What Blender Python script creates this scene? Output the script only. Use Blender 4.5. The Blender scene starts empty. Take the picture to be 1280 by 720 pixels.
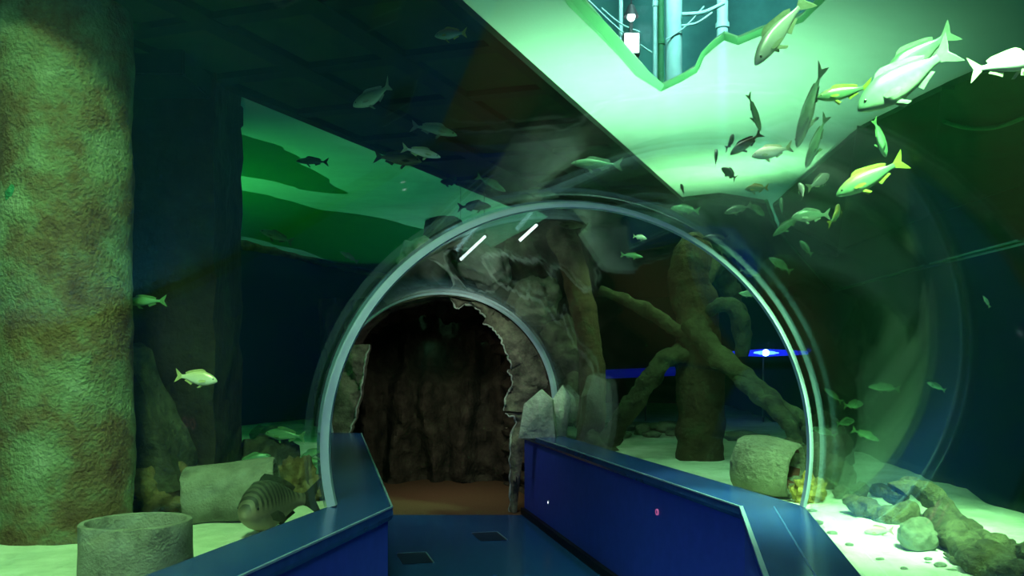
import bpy, bmesh, math, random
from mathutils import Vector, Matrix, noise, geometry
random.seed(7)
PI = math.pi
scene = bpy.context.scene
COL = scene.collection
F, CX, HY, CZ = 1050.0, 640.0, 462.0, 1.54        # focal length in px, principal column, horizon row, eye height

# ------------------------------------------------------------------ camera, world, lights, exposure
cam_d = bpy.data.cameras.new('camera'); cam = bpy.data.objects.new('camera', cam_d); COL.objects.link(cam)
cam_d.sensor_width = 36.0; cam_d.lens = F / 1280 * 36; cam_d.shift_y = (HY - 360) / 1280
cam_d.clip_start = 0.02
cam.location = (0, 0, CZ); cam.rotation_euler = (PI / 2, 0, 0)
scene.camera = cam
w = bpy.data.worlds.new('hall_air'); scene.world = w; w.use_nodes = True
w.node_tree.nodes['Background'].inputs[0].default_value = (0.02, 0.08, 0.25, 1)
w.node_tree.nodes['Background'].inputs[1].default_value = 0.10
vs = scene.view_settings
scene.display_settings.display_device = 'sRGB'
vs.view_transform = 'Standard'; vs.look = 'None'; vs.gamma = 1.0; vs.use_curve_mapping = False
vs.exposure = 0.0
cy = scene.cycles
cy.use_denoising = True
cy.max_bounces = 7; cy.diffuse_bounces = 3; cy.glossy_bounces = 4; cy.transmission_bounces = 4; cy.volume_bounces = 1
cy.transparent_max_bounces = 24
cy.caustics_reflective = False; cy.caustics_refractive = False
cy.sample_clamp_indirect = 3.0

def area(name, loc, target, size, power, color, spread=180):
    d = bpy.data.lights.new(name, 'AREA'); d.shape = 'DISK'; d.size = size; d.energy = power; d.color = color
    d.spread = math.radians(spread)
    o = bpy.data.objects.new(name, d); COL.objects.link(o); o.location = loc
    o.rotation_euler = (Vector(target) - Vector(loc)).to_track_quat('-Z', 'Y').to_euler()
    return o
# lamps hanging in the hall above the water
area('hall_lamp_glow', (0.8, 5.0, 5.0), (0.85, 5.4, 3.3), 1.8, 85, (0.80, 1.0, 0.78), 90)
area('hall_lamp_main', (1.7, 1.6, 5.3), (1.68, 4.15, 0.9), 0.6, 190, (0.76, 1.0, 0.60), 25)
area('hall_lamp_near', (-0.9, 0.7, 5.2), (-1.9, 4.0, 1.0), 0.7, 112, (0.88, 1.0, 0.58), 60)
area('hall_lamp_far', (-3.4, 6.6, 5.0), (-2.6, 8.5, 3.0), 1.2, 42, (0.16, 1.0, 0.28), 130)
area('hall_lamp_cave', (3.6, 6.0, 5.2), (-0.2, 9.0, 1.5), 0.6, 45, (0.85, 1.0, 0.66), 34)
area('hall_lamp_roof', (1.8, 6.5, 7.5), (2.2, 13.0, 5.6), 1.0, 260, (0.60, 1.0, 0.95), 110)
# fill light added in the tunnel, behind the viewer; warm lamp inside the cave
area('tunnel_fill', (-0.75, -0.7, 2.2), (0.2, 4.0, 0.7), 0.35, 46, (0.45, 0.5, 1.0))
area('cave_lamp', (-0.95, 9.5, 1.85), (-0.55, 10.9, 0.1), 0.2, 6, (1.0, 0.84, 0.64), 120)
# fill light added over the tunnel end to brighten the cave mouth
area('cave_mouth_fill', (-0.37, 7.7, 2.62), (-0.55, 9.2, 1.3), 0.3, 14, (0.9, 1.0, 0.85), 150)

# ------------------------------------------------------------------ helpers
def P(x, y, D):                       # pixel and depth -> place
    return Vector(((x - CX) / F * D, D, CZ + (HY - y) / F * D))
def G(x, y, z):                       # pixel on the level z -> place
    D = (z - CZ) * F / (HY - y)
    return Vector(((x - CX) / F * D, D, z))
YR = 4.14                             # depth of the joint ring
def C(Y):                             # tunnel centre line
    return 0.268 + 0.2143 * (Y - YR) if Y <= YR else 0.268 - 0.211 * (Y - YR)
R, ZC, ZB = 1.2, 1.154, 0.865         # tunnel radius, centre height, ledge height
SAND = 0.75

def fbm(v, o=4):
    return noise.fractal(Vector(v), 1.0, 2.0, o, noise_basis='PERLIN_ORIGINAL')

def link(name, mesh, m=None, parent=None):
    o = bpy.data.objects.new(name, mesh); COL.objects.link(o)
    if m and not mesh.materials: mesh.materials.append(m)
    if parent: o.parent = parent
    return o
def mesh_of(name, verts, faces, smooth=True):
    me = bpy.data.meshes.new(name); me.from_pydata([tuple(v) for v in verts], [], faces)
    bm = bmesh.new(); bm.from_mesh(me)
    bmesh.ops.recalc_face_normals(bm, faces=bm.faces)
    for e in bm.edges:
        if len(e.link_faces) == 2 and e.calc_face_angle(0) > 0.9: e.smooth = False
    bm.to_mesh(me); bm.free()
    if smooth:
        me.polygons.foreach_set('use_smooth', [True] * len(me.polygons))
    me.update(); return me
def tag(o, label, cat=None, group=None, kind=None):
    o['label'] = label
    if cat: o['category'] = cat
    if group: o['group'] = group
    if kind: o['kind'] = kind
    return o
def struct(o, label=None):
    o['kind'] = 'structure'
    if label: o['label'] = label
    return o
def empty(name, loc=(0, 0, 0)):
    o = bpy.data.objects.new(name, None); COL.objects.link(o); o.location = loc; o.empty_display_size = 0.05
    return o

# ------------------------------------------------------------------ materials
def nodes_of(m):
    m.use_nodes = True; nt = m.node_tree
    return nt, nt.nodes['Principled BSDF'], nt.nodes['Material Output']
def mat(name, cols, scale=6.0, rough=0.8, bump=0.0, bscale=None, metallic=0.0, detail=6, spec=0.3, stretch=None):
    m = bpy.data.materials.new(name); nt, b, out = nodes_of(m)
    N, L = nt.nodes, nt.links
    tc = N.new('ShaderNodeTexCoord'); mp = N.new('ShaderNodeMapping'); L.new(tc.outputs['Object'], mp.inputs['Vector'])
    if stretch: mp.inputs['Scale'].default_value = stretch
    n = N.new('ShaderNodeTexNoise'); n.inputs['Scale'].default_value = scale; n.inputs['Detail'].default_value = detail
    n.inputs['Roughness'].default_value = 0.65
    L.new(mp.outputs[0], n.inputs['Vector'])
    r = N.new('ShaderNodeValToRGB'); L.new(n.outputs['Fac'], r.inputs[0])
    els = r.color_ramp.elements
    k = len(cols)
    for i, c in enumerate(cols):
        p = 0.3 + 0.4 * i / max(1, k - 1)
        e = els[i] if i < 2 else els.new(p)
        e.position = p; e.color = (*c, 1)
    L.new(r.outputs[0], b.inputs['Base Color'])
    b.inputs['Roughness'].default_value = rough; b.inputs['Metallic'].default_value = metallic
    b.inputs['Specular IOR Level'].default_value = spec
    if bump:
        n2 = N.new('ShaderNodeTexNoise'); n2.inputs['Scale'].default_value = bscale or scale * 4; n2.inputs['Detail'].default_value = 5
        L.new(mp.outputs[0], n2.inputs['Vector'])
        bp = N.new('ShaderNodeBump'); bp.inputs['Strength'].default_value = bump; bp.inputs['Distance'].default_value = 0.03
        L.new(n2.outputs['Fac'], bp.inputs['Height']); L.new(bp.outputs[0], b.inputs['Normal'])
    return m
def glassy(name, tint, ior=1.33, gloss=(1, 1, 1), rough=0.03, haze=None, hazecol=(1, 1, 1), bump=0.0, bscale=3.0, scatter=0.0):
    """clear sheet: Fresnel mirror over tinted transparency, with a little light-catching film"""
    m = bpy.data.materials.new(name); m.use_nodes = True; nt = m.node_tree; N, L = nt.nodes, nt.links
    N.remove(N['Principled BSDF']); out = N['Material Output']
    t = N.new('ShaderNodeBsdfTransparent'); t.inputs[0].default_value = (*tint, 1)
    g = N.new('ShaderNodeBsdfGlossy'); g.inputs['Color'].default_value = (*gloss, 1); g.inputs['Roughness'].default_value = rough
    f = N.new('ShaderNodeFresnel'); ge = N.new('ShaderNodeNewGeometry'); mr = N.new('ShaderNodeMapRange')   # same mirror strength on both faces
    mr.inputs[3].default_value = ior; mr.inputs[4].default_value = 1 / ior
    L.new(ge.outputs['Backfacing'], mr.inputs[0]); L.new(mr.outputs[0], f.inputs[0])
    if bump:
        tc = N.new('ShaderNodeTexCoord'); n2 = N.new('ShaderNodeTexNoise'); n2.inputs['Scale'].default_value = bscale; n2.inputs['Detail'].default_value = 3
        L.new(tc.outputs['Object'], n2.inputs['Vector'])
        bp = N.new('ShaderNodeBump'); bp.inputs['Strength'].default_value = bump; bp.inputs['Distance'].default_value = 0.05
        L.new(n2.outputs['Fac'], bp.inputs['Height']); L.new(bp.outputs[0], g.inputs['Normal']); L.new(bp.outputs[0], f.inputs['Normal'])
    base = t
    if haze:
        a = N.new('ShaderNodeBsdfTranslucent'); a.inputs[0].default_value = (*hazecol, 1)
        mx = N.new('ShaderNodeMixShader'); mx.inputs[0].default_value = haze
        L.new(t.outputs[0], mx.inputs[1]); L.new(a.outputs[0], mx.inputs[2]); base = mx
    if scatter:
        a = N.new('ShaderNodeBsdfDiffuse'); a.inputs[0].default_value = (*hazecol, 1)
        mx = N.new('ShaderNodeMixShader'); mx.inputs[0].default_value = scatter
        L.new(base.outputs[0], mx.inputs[1]); L.new(a.outputs[0], mx.inputs[2]); base = mx
    ms = N.new('ShaderNodeMixShader'); L.new(f.outputs[0], ms.inputs[0]); L.new(base.outputs[0], ms.inputs[1]); L.new(g.outputs[0], ms.inputs[2])
    L.new(ms.outputs[0], out.inputs['Surface'])
    return m
def emit(name, col, s):
    m = bpy.data.materials.new(name); nt, b, out = nodes_of(m)
    b.inputs['Base Color'].default_value = (*col, 1)
    b.inputs['Emission Color'].default_value = (*col, 1); b.inputs['Emission Strength'].default_value = s
    return m
M = {}
M['acrylic'] = glassy('acrylic', (0.96, 0.99, 0.985), 1.28, (0.8, 0.95, 1.0), 0.03)
M['reflection_fin'] = glassy('reflection_fin', (0.94, 0.98, 0.97), 1.13, (0.6, 1.0, 0.75), 0.06, scatter=0.02, hazecol=(0.6, 1, 0.75))
M['ring'] = mat('ring_sealant', [(0.30, 0.38, 0.46), (0.42, 0.52, 0.58)], 5, 0.45, spec=0.6)
M['bench_top'] = mat('bench_laminate', [(0.014, 0.042, 0.17), (0.02, 0.06, 0.24)], 14, 0.22, spec=0.6)
M['bench_face'] = mat('bench_paint', [(0.028, 0.045, 0.38), (0.036, 0.058, 0.46)], 10, 0.5)
M['bench_edge'] = mat('bench_edge_metal', [(0.22, 0.32, 0.45), (0.32, 0.44, 0.55)], 9, 0.35, metallic=0.3)
M['seam'] = mat('bench_seam', [(0.04, 0.10, 0.26), (0.06, 0.13, 0.30)], 9, 0.4)
M['skirt'] = mat('skirting_black', [(0.004, 0.004, 0.008), (0.008, 0.008, 0.014)], 8, 0.5)
M['floor'] = mat('floor_vinyl', [(0.012, 0.05, 0.20), (0.022, 0.085, 0.28)], 9, 0.22, spec=0.6)
M['plate'] = mat('hatch_plate', [(0.008, 0.018, 0.06), (0.014, 0.028, 0.08)], 12, 0.35)
M['carpet'] = mat('carpet', [(0.09, 0.045, 0.02), (0.16, 0.085, 0.045)], 40, 0.95, 0.4, 90)
M['sand'] = mat('sand', [(0.40, 0.46, 0.32), (0.62, 0.66, 0.50), (0.78, 0.80, 0.66)], 3.5, 0.95, 0.5, 26, detail=9)
M['navy'] = mat('tank_wall_paint', [(0.003, 0.006, 0.03), (0.004, 0.009, 0.045)], 1.2, 0.9)
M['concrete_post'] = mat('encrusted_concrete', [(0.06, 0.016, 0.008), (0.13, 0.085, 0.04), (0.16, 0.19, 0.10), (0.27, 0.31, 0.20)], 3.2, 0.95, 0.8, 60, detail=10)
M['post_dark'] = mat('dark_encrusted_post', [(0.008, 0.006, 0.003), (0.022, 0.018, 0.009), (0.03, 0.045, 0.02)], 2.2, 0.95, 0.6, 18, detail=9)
M['pipe'] = mat('pipe_concrete', [(0.11, 0.11, 0.08), (0.20, 0.20, 0.15), (0.25, 0.26, 0.20)], 9, 0.95, 0.45, 90)
M['pipe_in'] = mat('pipe_inside', [(0.05, 0.07, 0.04), (0.10, 0.12, 0.08)], 9, 0.95, 0.4, 30)
M['pot'] = mat('pot_clay', [(0.11, 0.11, 0.075), (0.20, 0.20, 0.14)], 8, 0.95, 0.9, 32)
M['pot_in'] = mat('pot_inside', [(0.07, 0.022, 0.014), (0.13, 0.045, 0.03)], 8, 0.95)
M['coral'] = mat('coral_yellow', [(0.10, 0.06, 0.012), (0.30, 0.22, 0.05), (0.42, 0.34, 0.10)], 12, 0.9, 0.8, 30)
M['rock_o'] = mat('rock_ochre', [(0.05, 0.032, 0.012), (0.14, 0.10, 0.04), (0.17, 0.15, 0.07)], 7, 0.95, 0.8, 26)
M['rock_d'] = mat('rock_dark', [(0.010, 0.012, 0.006), (0.04, 0.04, 0.022), (0.075, 0.08, 0.045)], 5, 0.95, 0.8, 22)
M['rock_g'] = mat('rock_grey', [(0.07, 0.08, 0.05), (0.15, 0.16, 0.11), (0.22, 0.23, 0.17)], 6, 0.95, 0.8, 22)
M['rock_p'] = mat('rock_pale', [(0.20, 0.22, 0.19), (0.34, 0.36, 0.31), (0.48, 0.50, 0.45)], 6, 0.9, 0.6, 22)
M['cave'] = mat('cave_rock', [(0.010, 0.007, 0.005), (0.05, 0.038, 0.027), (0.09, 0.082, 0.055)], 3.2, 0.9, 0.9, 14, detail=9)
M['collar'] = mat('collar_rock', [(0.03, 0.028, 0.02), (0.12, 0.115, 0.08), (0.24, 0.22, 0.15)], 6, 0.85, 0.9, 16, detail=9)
M['wood'] = mat('driftwood', [(0.02, 0.018, 0.008), (0.075, 0.07, 0.035), (0.14, 0.145, 0.075)], 9, 0.95, 1.0, 34, detail=8)
M['trunk'] = mat('trunk_bark', [(0.018, 0.010, 0.005), (0.055, 0.032, 0.014), (0.045, 0.055, 0.022)], 5, 0.95, 0.8, 18, detail=8)
M['branch'] = mat('branch_bark', [(0.02, 0.018, 0.008), (0.055, 0.055, 0.024), (0.075, 0.09, 0.038)], 6, 0.95, 0.8, 20, detail=8)
M['moss'] = mat('green_growth', [(0.02, 0.12, 0.05), (0.05, 0.26, 0.12)], 18, 0.95, 0.8, 50)
M['deck'] = mat('walkway_deck', [(0.010, 0.022, 0.014), (0.02, 0.035, 0.018), (0.035, 0.03, 0.016)], 3, 0.9)
M['beam'] = mat('walkway_beam', [(0.003, 0.007, 0.008), (0.006, 0.012, 0.012)], 5, 0.8)
def translucent_mat(name, cols, k):
    m = mat(name, cols, 4, 0.95, 0.6, 14); nt = m.node_tree; b = nt.nodes['Principled BSDF']; out = nt.nodes['Material Output']
    t = nt.nodes.new('ShaderNodeBsdfTranslucent'); t.inputs[0].default_value = (*[min(1, c * 2) for c in cols[1]], 1)
    mx = nt.nodes.new('ShaderNodeMixShader'); mx.inputs[0].default_value = k
    nt.links.new(b.outputs[0], mx.inputs[1]); nt.links.new(t.outputs[0], mx.inputs[2]); nt.links.new(mx.outputs[0], out.inputs['Surface'])
    return m
M['ledge'] = translucent_mat('reflection_mat', [(0.04, 0.20, 0.06), (0.07, 0.32, 0.10)], 0.6)  # green for the rock reflections built under the surface
M['ceil'] = mat('ceiling_dark', [(0.004, 0.014, 0.022), (0.006, 0.02, 0.03)], 2, 0.9)
M['surface'] = glassy('water_surface', (0.42, 0.72, 0.52), 1.15, (0.5, 1.0, 0.7), 0.12, haze=0.55, hazecol=(0.42, 0.95, 0.57), bump=0.5, bscale=1.6)
M['rim'] = glassy('water_lip', (0.6, 0.85, 0.7), 1.2, (0.7, 1.0, 0.8), 0.1, haze=0.75, hazecol=(0.62, 1.0, 0.72))
M['hall'] = mat('hall_wall', [(0.04, 0.20, 0.20), (0.08, 0.34, 0.32)], 1.5, 0.8)
M['steel'] = mat('pipe_steel', [(0.30, 0.62, 0.60), (0.45, 0.80, 0.76)], 4, 0.5)
M['lampbody'] = mat('lamp_body', [(0.05, 0.06, 0.07), (0.08, 0.09, 0.10)], 6, 0.5)
M['white_lens'] = emit('lamp_lens_white', (0.85, 1.0, 0.98), 5.0)
M['blue_inner_streak'] = emit('lamp_inner_streak_blue', (0.05, 0.12, 1.0), 9.0)
M['blue_hot'] = emit('lamp_core_blue', (0.45, 0.75, 1.0), 26.0)
M['blue_streak'] = emit('lamp_streak_blue', (0.01, 0.02, 1.0), 1.3)
M['blue_faint_streak'] = emit('lamp_streak_dim', (0.01, 0.01, 1.0), 0.10)
M['step_white'] = emit('step_lens', (1.0, 0.85, 0.9), 4.0)
M['reflection_pink'] = emit('reflection_ring_pink', (0.55, 0.12, 0.32), 0.6)
M['green_line'] = mat('line_green', [(0.03, 0.20, 0.08), (0.05, 0.30, 0.12)], 8, 0.6)
M['eye'] = mat('fish_eye', [(0.01, 0.01, 0.01), (0.02, 0.02, 0.02)], 5, 0.1, spec=0.8)

# ------------------------------------------------------------------ shape makers
def sweep(profile, stations, closed=False, caps=False):
    """profile: list of (dx, z); stations: list of (cx, y) or (cx, y, fn)"""
    V, Fc = [], []; n = len(profile)
    for cx, y in stations:
        V += [(cx + dx, y, z) for dx, z in profile]
    m = n if closed else n - 1
    for s in range(len(stations) - 1):
        for i in range(m):
            j = (i + 1) % n
            Fc.append((s * n + i, s * n + j, (s + 1) * n + j, (s + 1) * n + i))
    if caps:
        Fc.append(tuple(range(n))); Fc.append(tuple(range((len(stations) - 1) * n, len(stations) * n)))
    return V, Fc
def box_bm(bm, x0, x1, y0, y1, z0, z1):
    vs_ = [bm.verts.new(c) for c in ((x0, y0, z0), (x1, y0, z0), (x1, y1, z0), (x0, y1, z0), (x0, y0, z1), (x1, y0, z1), (x1, y1, z1), (x0, y1, z1))]
    for f in ((0, 3, 2, 1), (4, 5, 6, 7), (0, 1, 5, 4), (1, 2, 6, 5), (2, 3, 7, 6), (3, 0, 4, 7)): bm.faces.new([vs_[i] for i in f])
def box(name, x0, x1, y0, y1, z0, z1, m, parent=None, bevel=0.0):
    bm = bmesh.new(); box_bm(bm, x0, x1, y0, y1, z0, z1)
    if bevel: bmesh.ops.bevel(bm, geom=list(bm.edges), offset=bevel, segments=2, affect='EDGES')
    me = bpy.data.meshes.new(name); bm.to_mesh(me); bm.free()
    return link(name, me, m, parent)
def prism(name, pts, z0, z1, m, parent=None):
    n = len(pts)
    V = [(p[0], p[1], z0) for p in pts] + [(p[0], p[1], z1) for p in pts]
    Fc = [tuple(range(n)), tuple(range(n, 2 * n))] + [(i, (i + 1) % n, n + (i + 1) % n, n + i) for i in range(n)]
    return link(name, mesh_of(name, V, Fc, False), m, parent)
def rock_mesh(name, size, seed, amp=0.28, sub=4, freq=1.6, flat=True):
    bm = bmesh.new(); bmesh.ops.create_icosphere(bm, subdivisions=sub, radius=1)
    for v in bm.verts:
        n = v.co.normalized()
        d = 1 + amp * fbm(n * freq + Vector((seed * 3.1, seed * 1.7, seed)), 5) + 0.35 * amp * (noise.cell(n * 2.6 + Vector((seed, 0, 0))) - 0.5)
        v.co = Vector((n.x * size[0], n.y * size[1], n.z * size[2])) * d
        if flat and v.co.z < -0.55 * size[2]: v.co.z = -0.55 * size[2]
    bmesh.ops.smooth_vert(bm, verts=list(bm.verts), factor=0.4, use_axis_x=True, use_axis_y=True, use_axis_z=True)
    me = bpy.data.meshes.new(name); bm.to_mesh(me); bm.free()
    me.polygons.foreach_set('use_smooth', [True] * len(me.polygons))
    return me
def rock(name, loc, size, seed, m, label, cat='rock', group=None, rot=(0, 0, 0), amp=0.28, sub=4, freq=1.6, sink=0.5):
    o = link(name, rock_mesh(name, size, seed, amp, sub, freq), m)
    o.location = (loc[0], loc[1], loc[2] + size[2] * sink); o.rotation_euler = rot
    return tag(o, label, cat, group)
def spline(pts, n):
    out = []; k = len(pts)
    for i in range(n):
        t = i / (n - 1) * (k - 1); a = min(int(t), k - 2); u = t - a
        p0, p1, p2, p3 = pts[max(a - 1, 0)], pts[a], pts[a + 1], pts[min(a + 2, k - 1)]
        out.append(0.5 * ((2 * p1) + (p2 - p0) * u + (2 * p0 - 5 * p1 + 4 * p2 - p3) * u * u + (3 * p1 - p0 - 3 * p2 + p3) * u ** 3))
    return out
def tube_mesh(name, pts, rad, seg=14, n=24, amp=0.0, freq=6.0, seed=0.0):
    pts = [Vector(p) for p in pts]
    Q = spline(pts, n); k = len(rad); V, Fc = [], []
    up = Vector((0.3, 0.2, 1)).normalized()
    for i, q in enumerate(Q):
        tn = (Q[min(i + 1, n - 1)] - Q[max(i - 1, 0)]).normalized()
        if abs(tn.dot(up)) > 0.9: ref = Vector((1, 0, 0))
        else: ref = up
        a = tn.cross(ref).normalized(); b = tn.cross(a).normalized()
        t = i / (n - 1) * (k - 1); j = min(int(t), k - 2) if k > 1 else 0
        r = rad[j] + (rad[min(j + 1, k - 1)] - rad[j]) * (t - j)
        for s in range(seg):
            th = 2 * PI * s / seg
            d = a * math.cos(th) + b * math.sin(th)
            rr = r
            if amp: rr = r * (1 + amp * fbm((q + d * r) * freq + Vector((seed, seed, 0)), 4))
            V.append(q + d * rr)
    for i in range(n - 1):
        for s in range(seg):
            Fc.append((i * seg + s, i * seg + (s + 1) % seg, (i + 1) * seg + (s + 1) % seg, (i + 1) * seg + s))
    V.append(Q[0]); V.append(Q[-1]); a0, a1 = len(V) - 2, len(V) - 1
    for s in range(seg):
        Fc.append((a0, (s + 1) % seg, s)); Fc.append((a1, (n - 1) * seg + s, (n - 1) * seg + (s + 1) % seg))
    return mesh_of(name, V, Fc)
def tube(name, pts, rad, m, parent=None, **k):
    return link(name, tube_mesh(name, pts, rad, **k), m, parent)
def lathe(name, prof, m, parent=None, seg=36, amp=0.0, freq=8.0, seed=0.0):
    """prof: (radius, z) closed loop; local z axis"""
    V, Fc = [], []; n = len(prof)
    for s in range(seg):
        th = 2 * PI * s / seg
        for r, z in prof:
            v = Vector((r * math.cos(th), r * math.sin(th), z))
            if amp: v += Vector((math.cos(th), math.sin(th), 0)) * amp * fbm(v * freq + Vector((seed, 0, seed)), 4) + Vector((0, 0, amp * 0.7 * fbm(v * freq * 1.3 + Vector((9, seed, 0)), 3)))
            V.append(v)
    for s in range(seg):
        t = (s + 1) % seg
        for i in range(n):
            j = (i + 1) % n
            Fc.append((s * n + i, t * n + i, t * n + j, s * n + j))
    return link(name, mesh_of(name, V, Fc), m, parent)

# ------------------------------------------------------------------ tank shell
# floor of sand on both sides of the tunnel, falling off into the deep water on the right
def sand_z(x, y):
    z = SAND + 0.018 * fbm((x * 1.3, y * 1.3, 0.0), 3) + 0.012 * fbm((x * 6, y * 6, 3.0), 3)
    e = 2.75 + 0.14 * max(0, y - 4) + 0.12 * fbm((y * 1.1, 2.0, 1.0), 2)
    if x > e: z -= (x - e) * 0.8
    return z
for side, nm in ((-1, 'floor_sand_left'), (1, 'floor_sand_right')):
    V, Fc = [], []; nu, nv = 70, 150
    for j in range(nv + 1):
        y = -3.2 + 23.1 * j / nv
        xi = C(y) + side * (1.175 if y < 12.4 else 0.0)
        xo = max(-7.9, -7.8 + (y - 1.0) * 0.3647) if side < 0 else 7.1
        for i in range(nu + 1):
            u = (i / nu) ** 1.6
            x = xi + (xo - xi) * u
            z = sand_z(x, y)
            V.append((x, y, z))
    for j in range(nv):
        for i in range(nu):
            a = j * (nu + 1) + i; Fc.append((a, a + 1, a + nu + 2, a + nu + 1))
    struct(link(nm, mesh_of(nm, V, Fc), M['sand']), 'pale sand bed beside the visitor tunnel')
A0, A1 = Vector((-7.8, 1.0, 0)), Vector((-0.87, 20.0, 0))
prism('wall_left', [(A0.x, A0.y), (A1.x, A1.y), (A1.x - 0.25, A1.y + 0.1), (A0.x - 0.25, A0.y + 0.1)], -0.5, 3.27, M['navy'])
struct(bpy.data.objects['wall_left'], 'dark navy tank wall slanting behind the posts')
box('wall_back', -1.2, 7.4, 19.9, 20.1, -2.8, 3.27, M['navy']); struct(bpy.data.objects['wall_back'], 'dark navy far tank wall')
box('wall_right', 7.1, 7.3, -3.4, 19.9, -2.8, 3.27, M['navy']); struct(bpy.data.objects['wall_right'], 'dark navy tank wall beyond the driftwood')

# ------------------------------------------------------------------ visitor tunnel
def arc(r, a0, a1, n):
    return [(r * math.cos(a0 + (a1 - a0) * i / n), ZC + r * math.sin(a0 + (a1 - a0) * i / n)) for i in range(n + 1)]
AB = math.asin((ZB - ZC) / R)
T = 0.03
prof = arc(R, AB, PI - AB, 72) + list(reversed(arc(R + T, AB, PI - AB, 72)))
def shell(nm, ys, label):
    V, Fc = sweep(prof, [(C(y), y) for y in ys], closed=True, caps=False)
    me = mesh_of(nm, V, Fc)
    return struct(link(nm, me, M['acrylic']), label)
shell('window_1', [-2.9, -1.0, 1.0, 3.0, YR - 0.03], 'clear acrylic arch over the first stretch of tunnel')
shell('window_2', [YR + 0.03, 5.0, 6.0, 7.0, 8.0, 8.98], 'clear acrylic arch between the pale ring and the rock cave')
# pale joint ring, thicker on its left side
V, Fc = [], []; nseg = 96
for i in range(nseg + 1):
    th = AB + (PI - 2 * AB) * i / nseg
    t = 0.5 - 0.5 * math.cos(th); tk = 0.016 + 0.050 * t ** 1.5
    for r, y in ((R - tk * 0.5, YR - 0.022), (R + 0.010, YR - 0.022), (R + 0.010, YR + 0.022), (R - tk * 0.5, YR + 0.022)):
        V.append((0.268 + r * math.cos(th), y, ZC + r * math.sin(th)))
for i in range(nseg):
    for k in range(4): Fc.append((i * 4 + k, i * 4 + (k + 1) % 4, i * 4 + 4 + (k + 1) % 4, i * 4 + 4 + k))
Fc += [(0, 1, 2, 3), (nseg * 4, nseg * 4 + 1, nseg * 4 + 2, nseg * 4 + 3)]
struct(link('trim_1', mesh_of('trim_1', V, Fc, False), M['ring']), 'pale grey sealant ring joining the acrylic arches')
# end ring at the cave
V, Fc = [], []
for i in range(nseg + 1):
    th = AB + (PI - 2 * AB) * i / nseg
    for r, y in ((R - 0.012, 8.98), (R + 0.05, 8.98), (R + 0.05, 9.04), (R - 0.012, 9.04)):
        V.append((C(9.0) + r * math.cos(th), y, ZC + r * math.sin(th)))
for i in range(nseg):
    for k in range(4): Fc.append((i * 4 + k, i * 4 + (k + 1) % 4, i * 4 + 4 + (k + 1) % 4, i * 4 + 4 + k))
struct(link('trim_2', mesh_of('trim_2', V, Fc, False), M['ring']), 'grey blue end ring where the acrylic meets the cave')
# arc reflected in the acrylic, built as a curved clear panel outside
fc = P(885, 430, 4.95); V, Fc = [], []; n = 60; a0, a1 = math.radians(-46), math.radians(128)
for i in range(n + 1):
    th = a0 + (a1 - a0) * i / n
    for dr, dy in ((0, 0), (0.05, 0.0), (-0.03, 0.3), (-0.08, 0.3)):
        V.append((fc.x + (1.2 + dr) * math.cos(th), fc.y + dy, fc.z + (1.2 + dr) * math.sin(th)))
for i in range(n):
    for k in range(4): Fc.append((i * 4 + k, i * 4 + (k + 1) % 4, i * 4 + 4 + (k + 1) % 4, i * 4 + 4 + k))
Fc += [(0, 1, 2, 3), (n * 4, n * 4 + 1, n * 4 + 2, n * 4 + 3)]
struct(link('reflected_arc', mesh_of('reflected_arc', V, Fc), M['reflection_fin']), 'faint curved panel standing in for an arc reflected outside the ring')

IN, OUT = 0.86, 1.165
def st(y0, y1, k=6): return [(C(y0 + (y1 - y0) * i / k), y0 + (y1 - y0) * i / k) for i in range(k + 1)]
V, Fc = sweep([(-IN - 0.04, 0.0), (IN + 0.04, 0.0), (IN + 0.04, -0.08), (-IN - 0.04, -0.08)], st(-2.9, YR) + st(YR, 8.9)[1:], True, True)
struct(link('floor', mesh_of('floor', V, Fc, False), M['floor']), 'dark blue vinyl floor of the visitor tunnel')
for y0, y1, where in ((-2.9, YR, 'on the visitor side of the ring'), (YR, 8.95, 'between the ring and the cave')):
    for s in (-1, 1):
        b = empty('ledge', (0, 0, 0))
        def part(nm, pr, m):
            V, Fc = sweep([(s * x, z) for x, z in pr], st(y0, y1), True, True)
            return link(nm, mesh_of(nm, V, Fc, False), m, b)
        part('panel', [(IN + 0.02, 0.0), (IN + 0.02, ZB - 0.05), (OUT - 0.02, ZB - 0.05), (OUT - 0.02, 0.0)], M['bench_face'])
        part('cap', [(IN, ZB - 0.062), (IN - 0.006, ZB - 0.04), (IN - 0.004, ZB - 0.008), (IN + 0.01, ZB), (OUT + 0.008, ZB), (OUT + 0.008, ZB - 0.05), (IN + 0.03, ZB - 0.05)], M['bench_top'])
        part('edge_strip', [(IN - 0.008, ZB - 0.006), (IN - 0.008, ZB + 0.004), (IN + 0.010, ZB + 0.004), (IN + 0.010, ZB - 0.006)] if s > 0 and y1 < 5 else
             [(IN - 0.006, ZB - 0.006), (IN - 0.006, ZB + 0.002), (IN + 0.004, ZB + 0.002), (IN + 0.004, ZB - 0.006)], M['bench_edge'])
        if s > 0 and y1 < 5: part('seam', [(1.02, ZB), (1.02, ZB + 0.0012), (1.026, ZB + 0.0012), (1.026, ZB)], M['seam'])
        part('skirting', [(IN - 0.02, 0.0), (IN - 0.02, 0.07), (IN + 0.02, 0.07), (IN + 0.02, 0.0)], M['skirt'])
        d = 'concrete pipe side' if s < 0 else 'driftwood side'
        tag(b, f'blue panelled ledge {where}, {d}', 'ledge', 'blue ledges along the tunnel')
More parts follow.
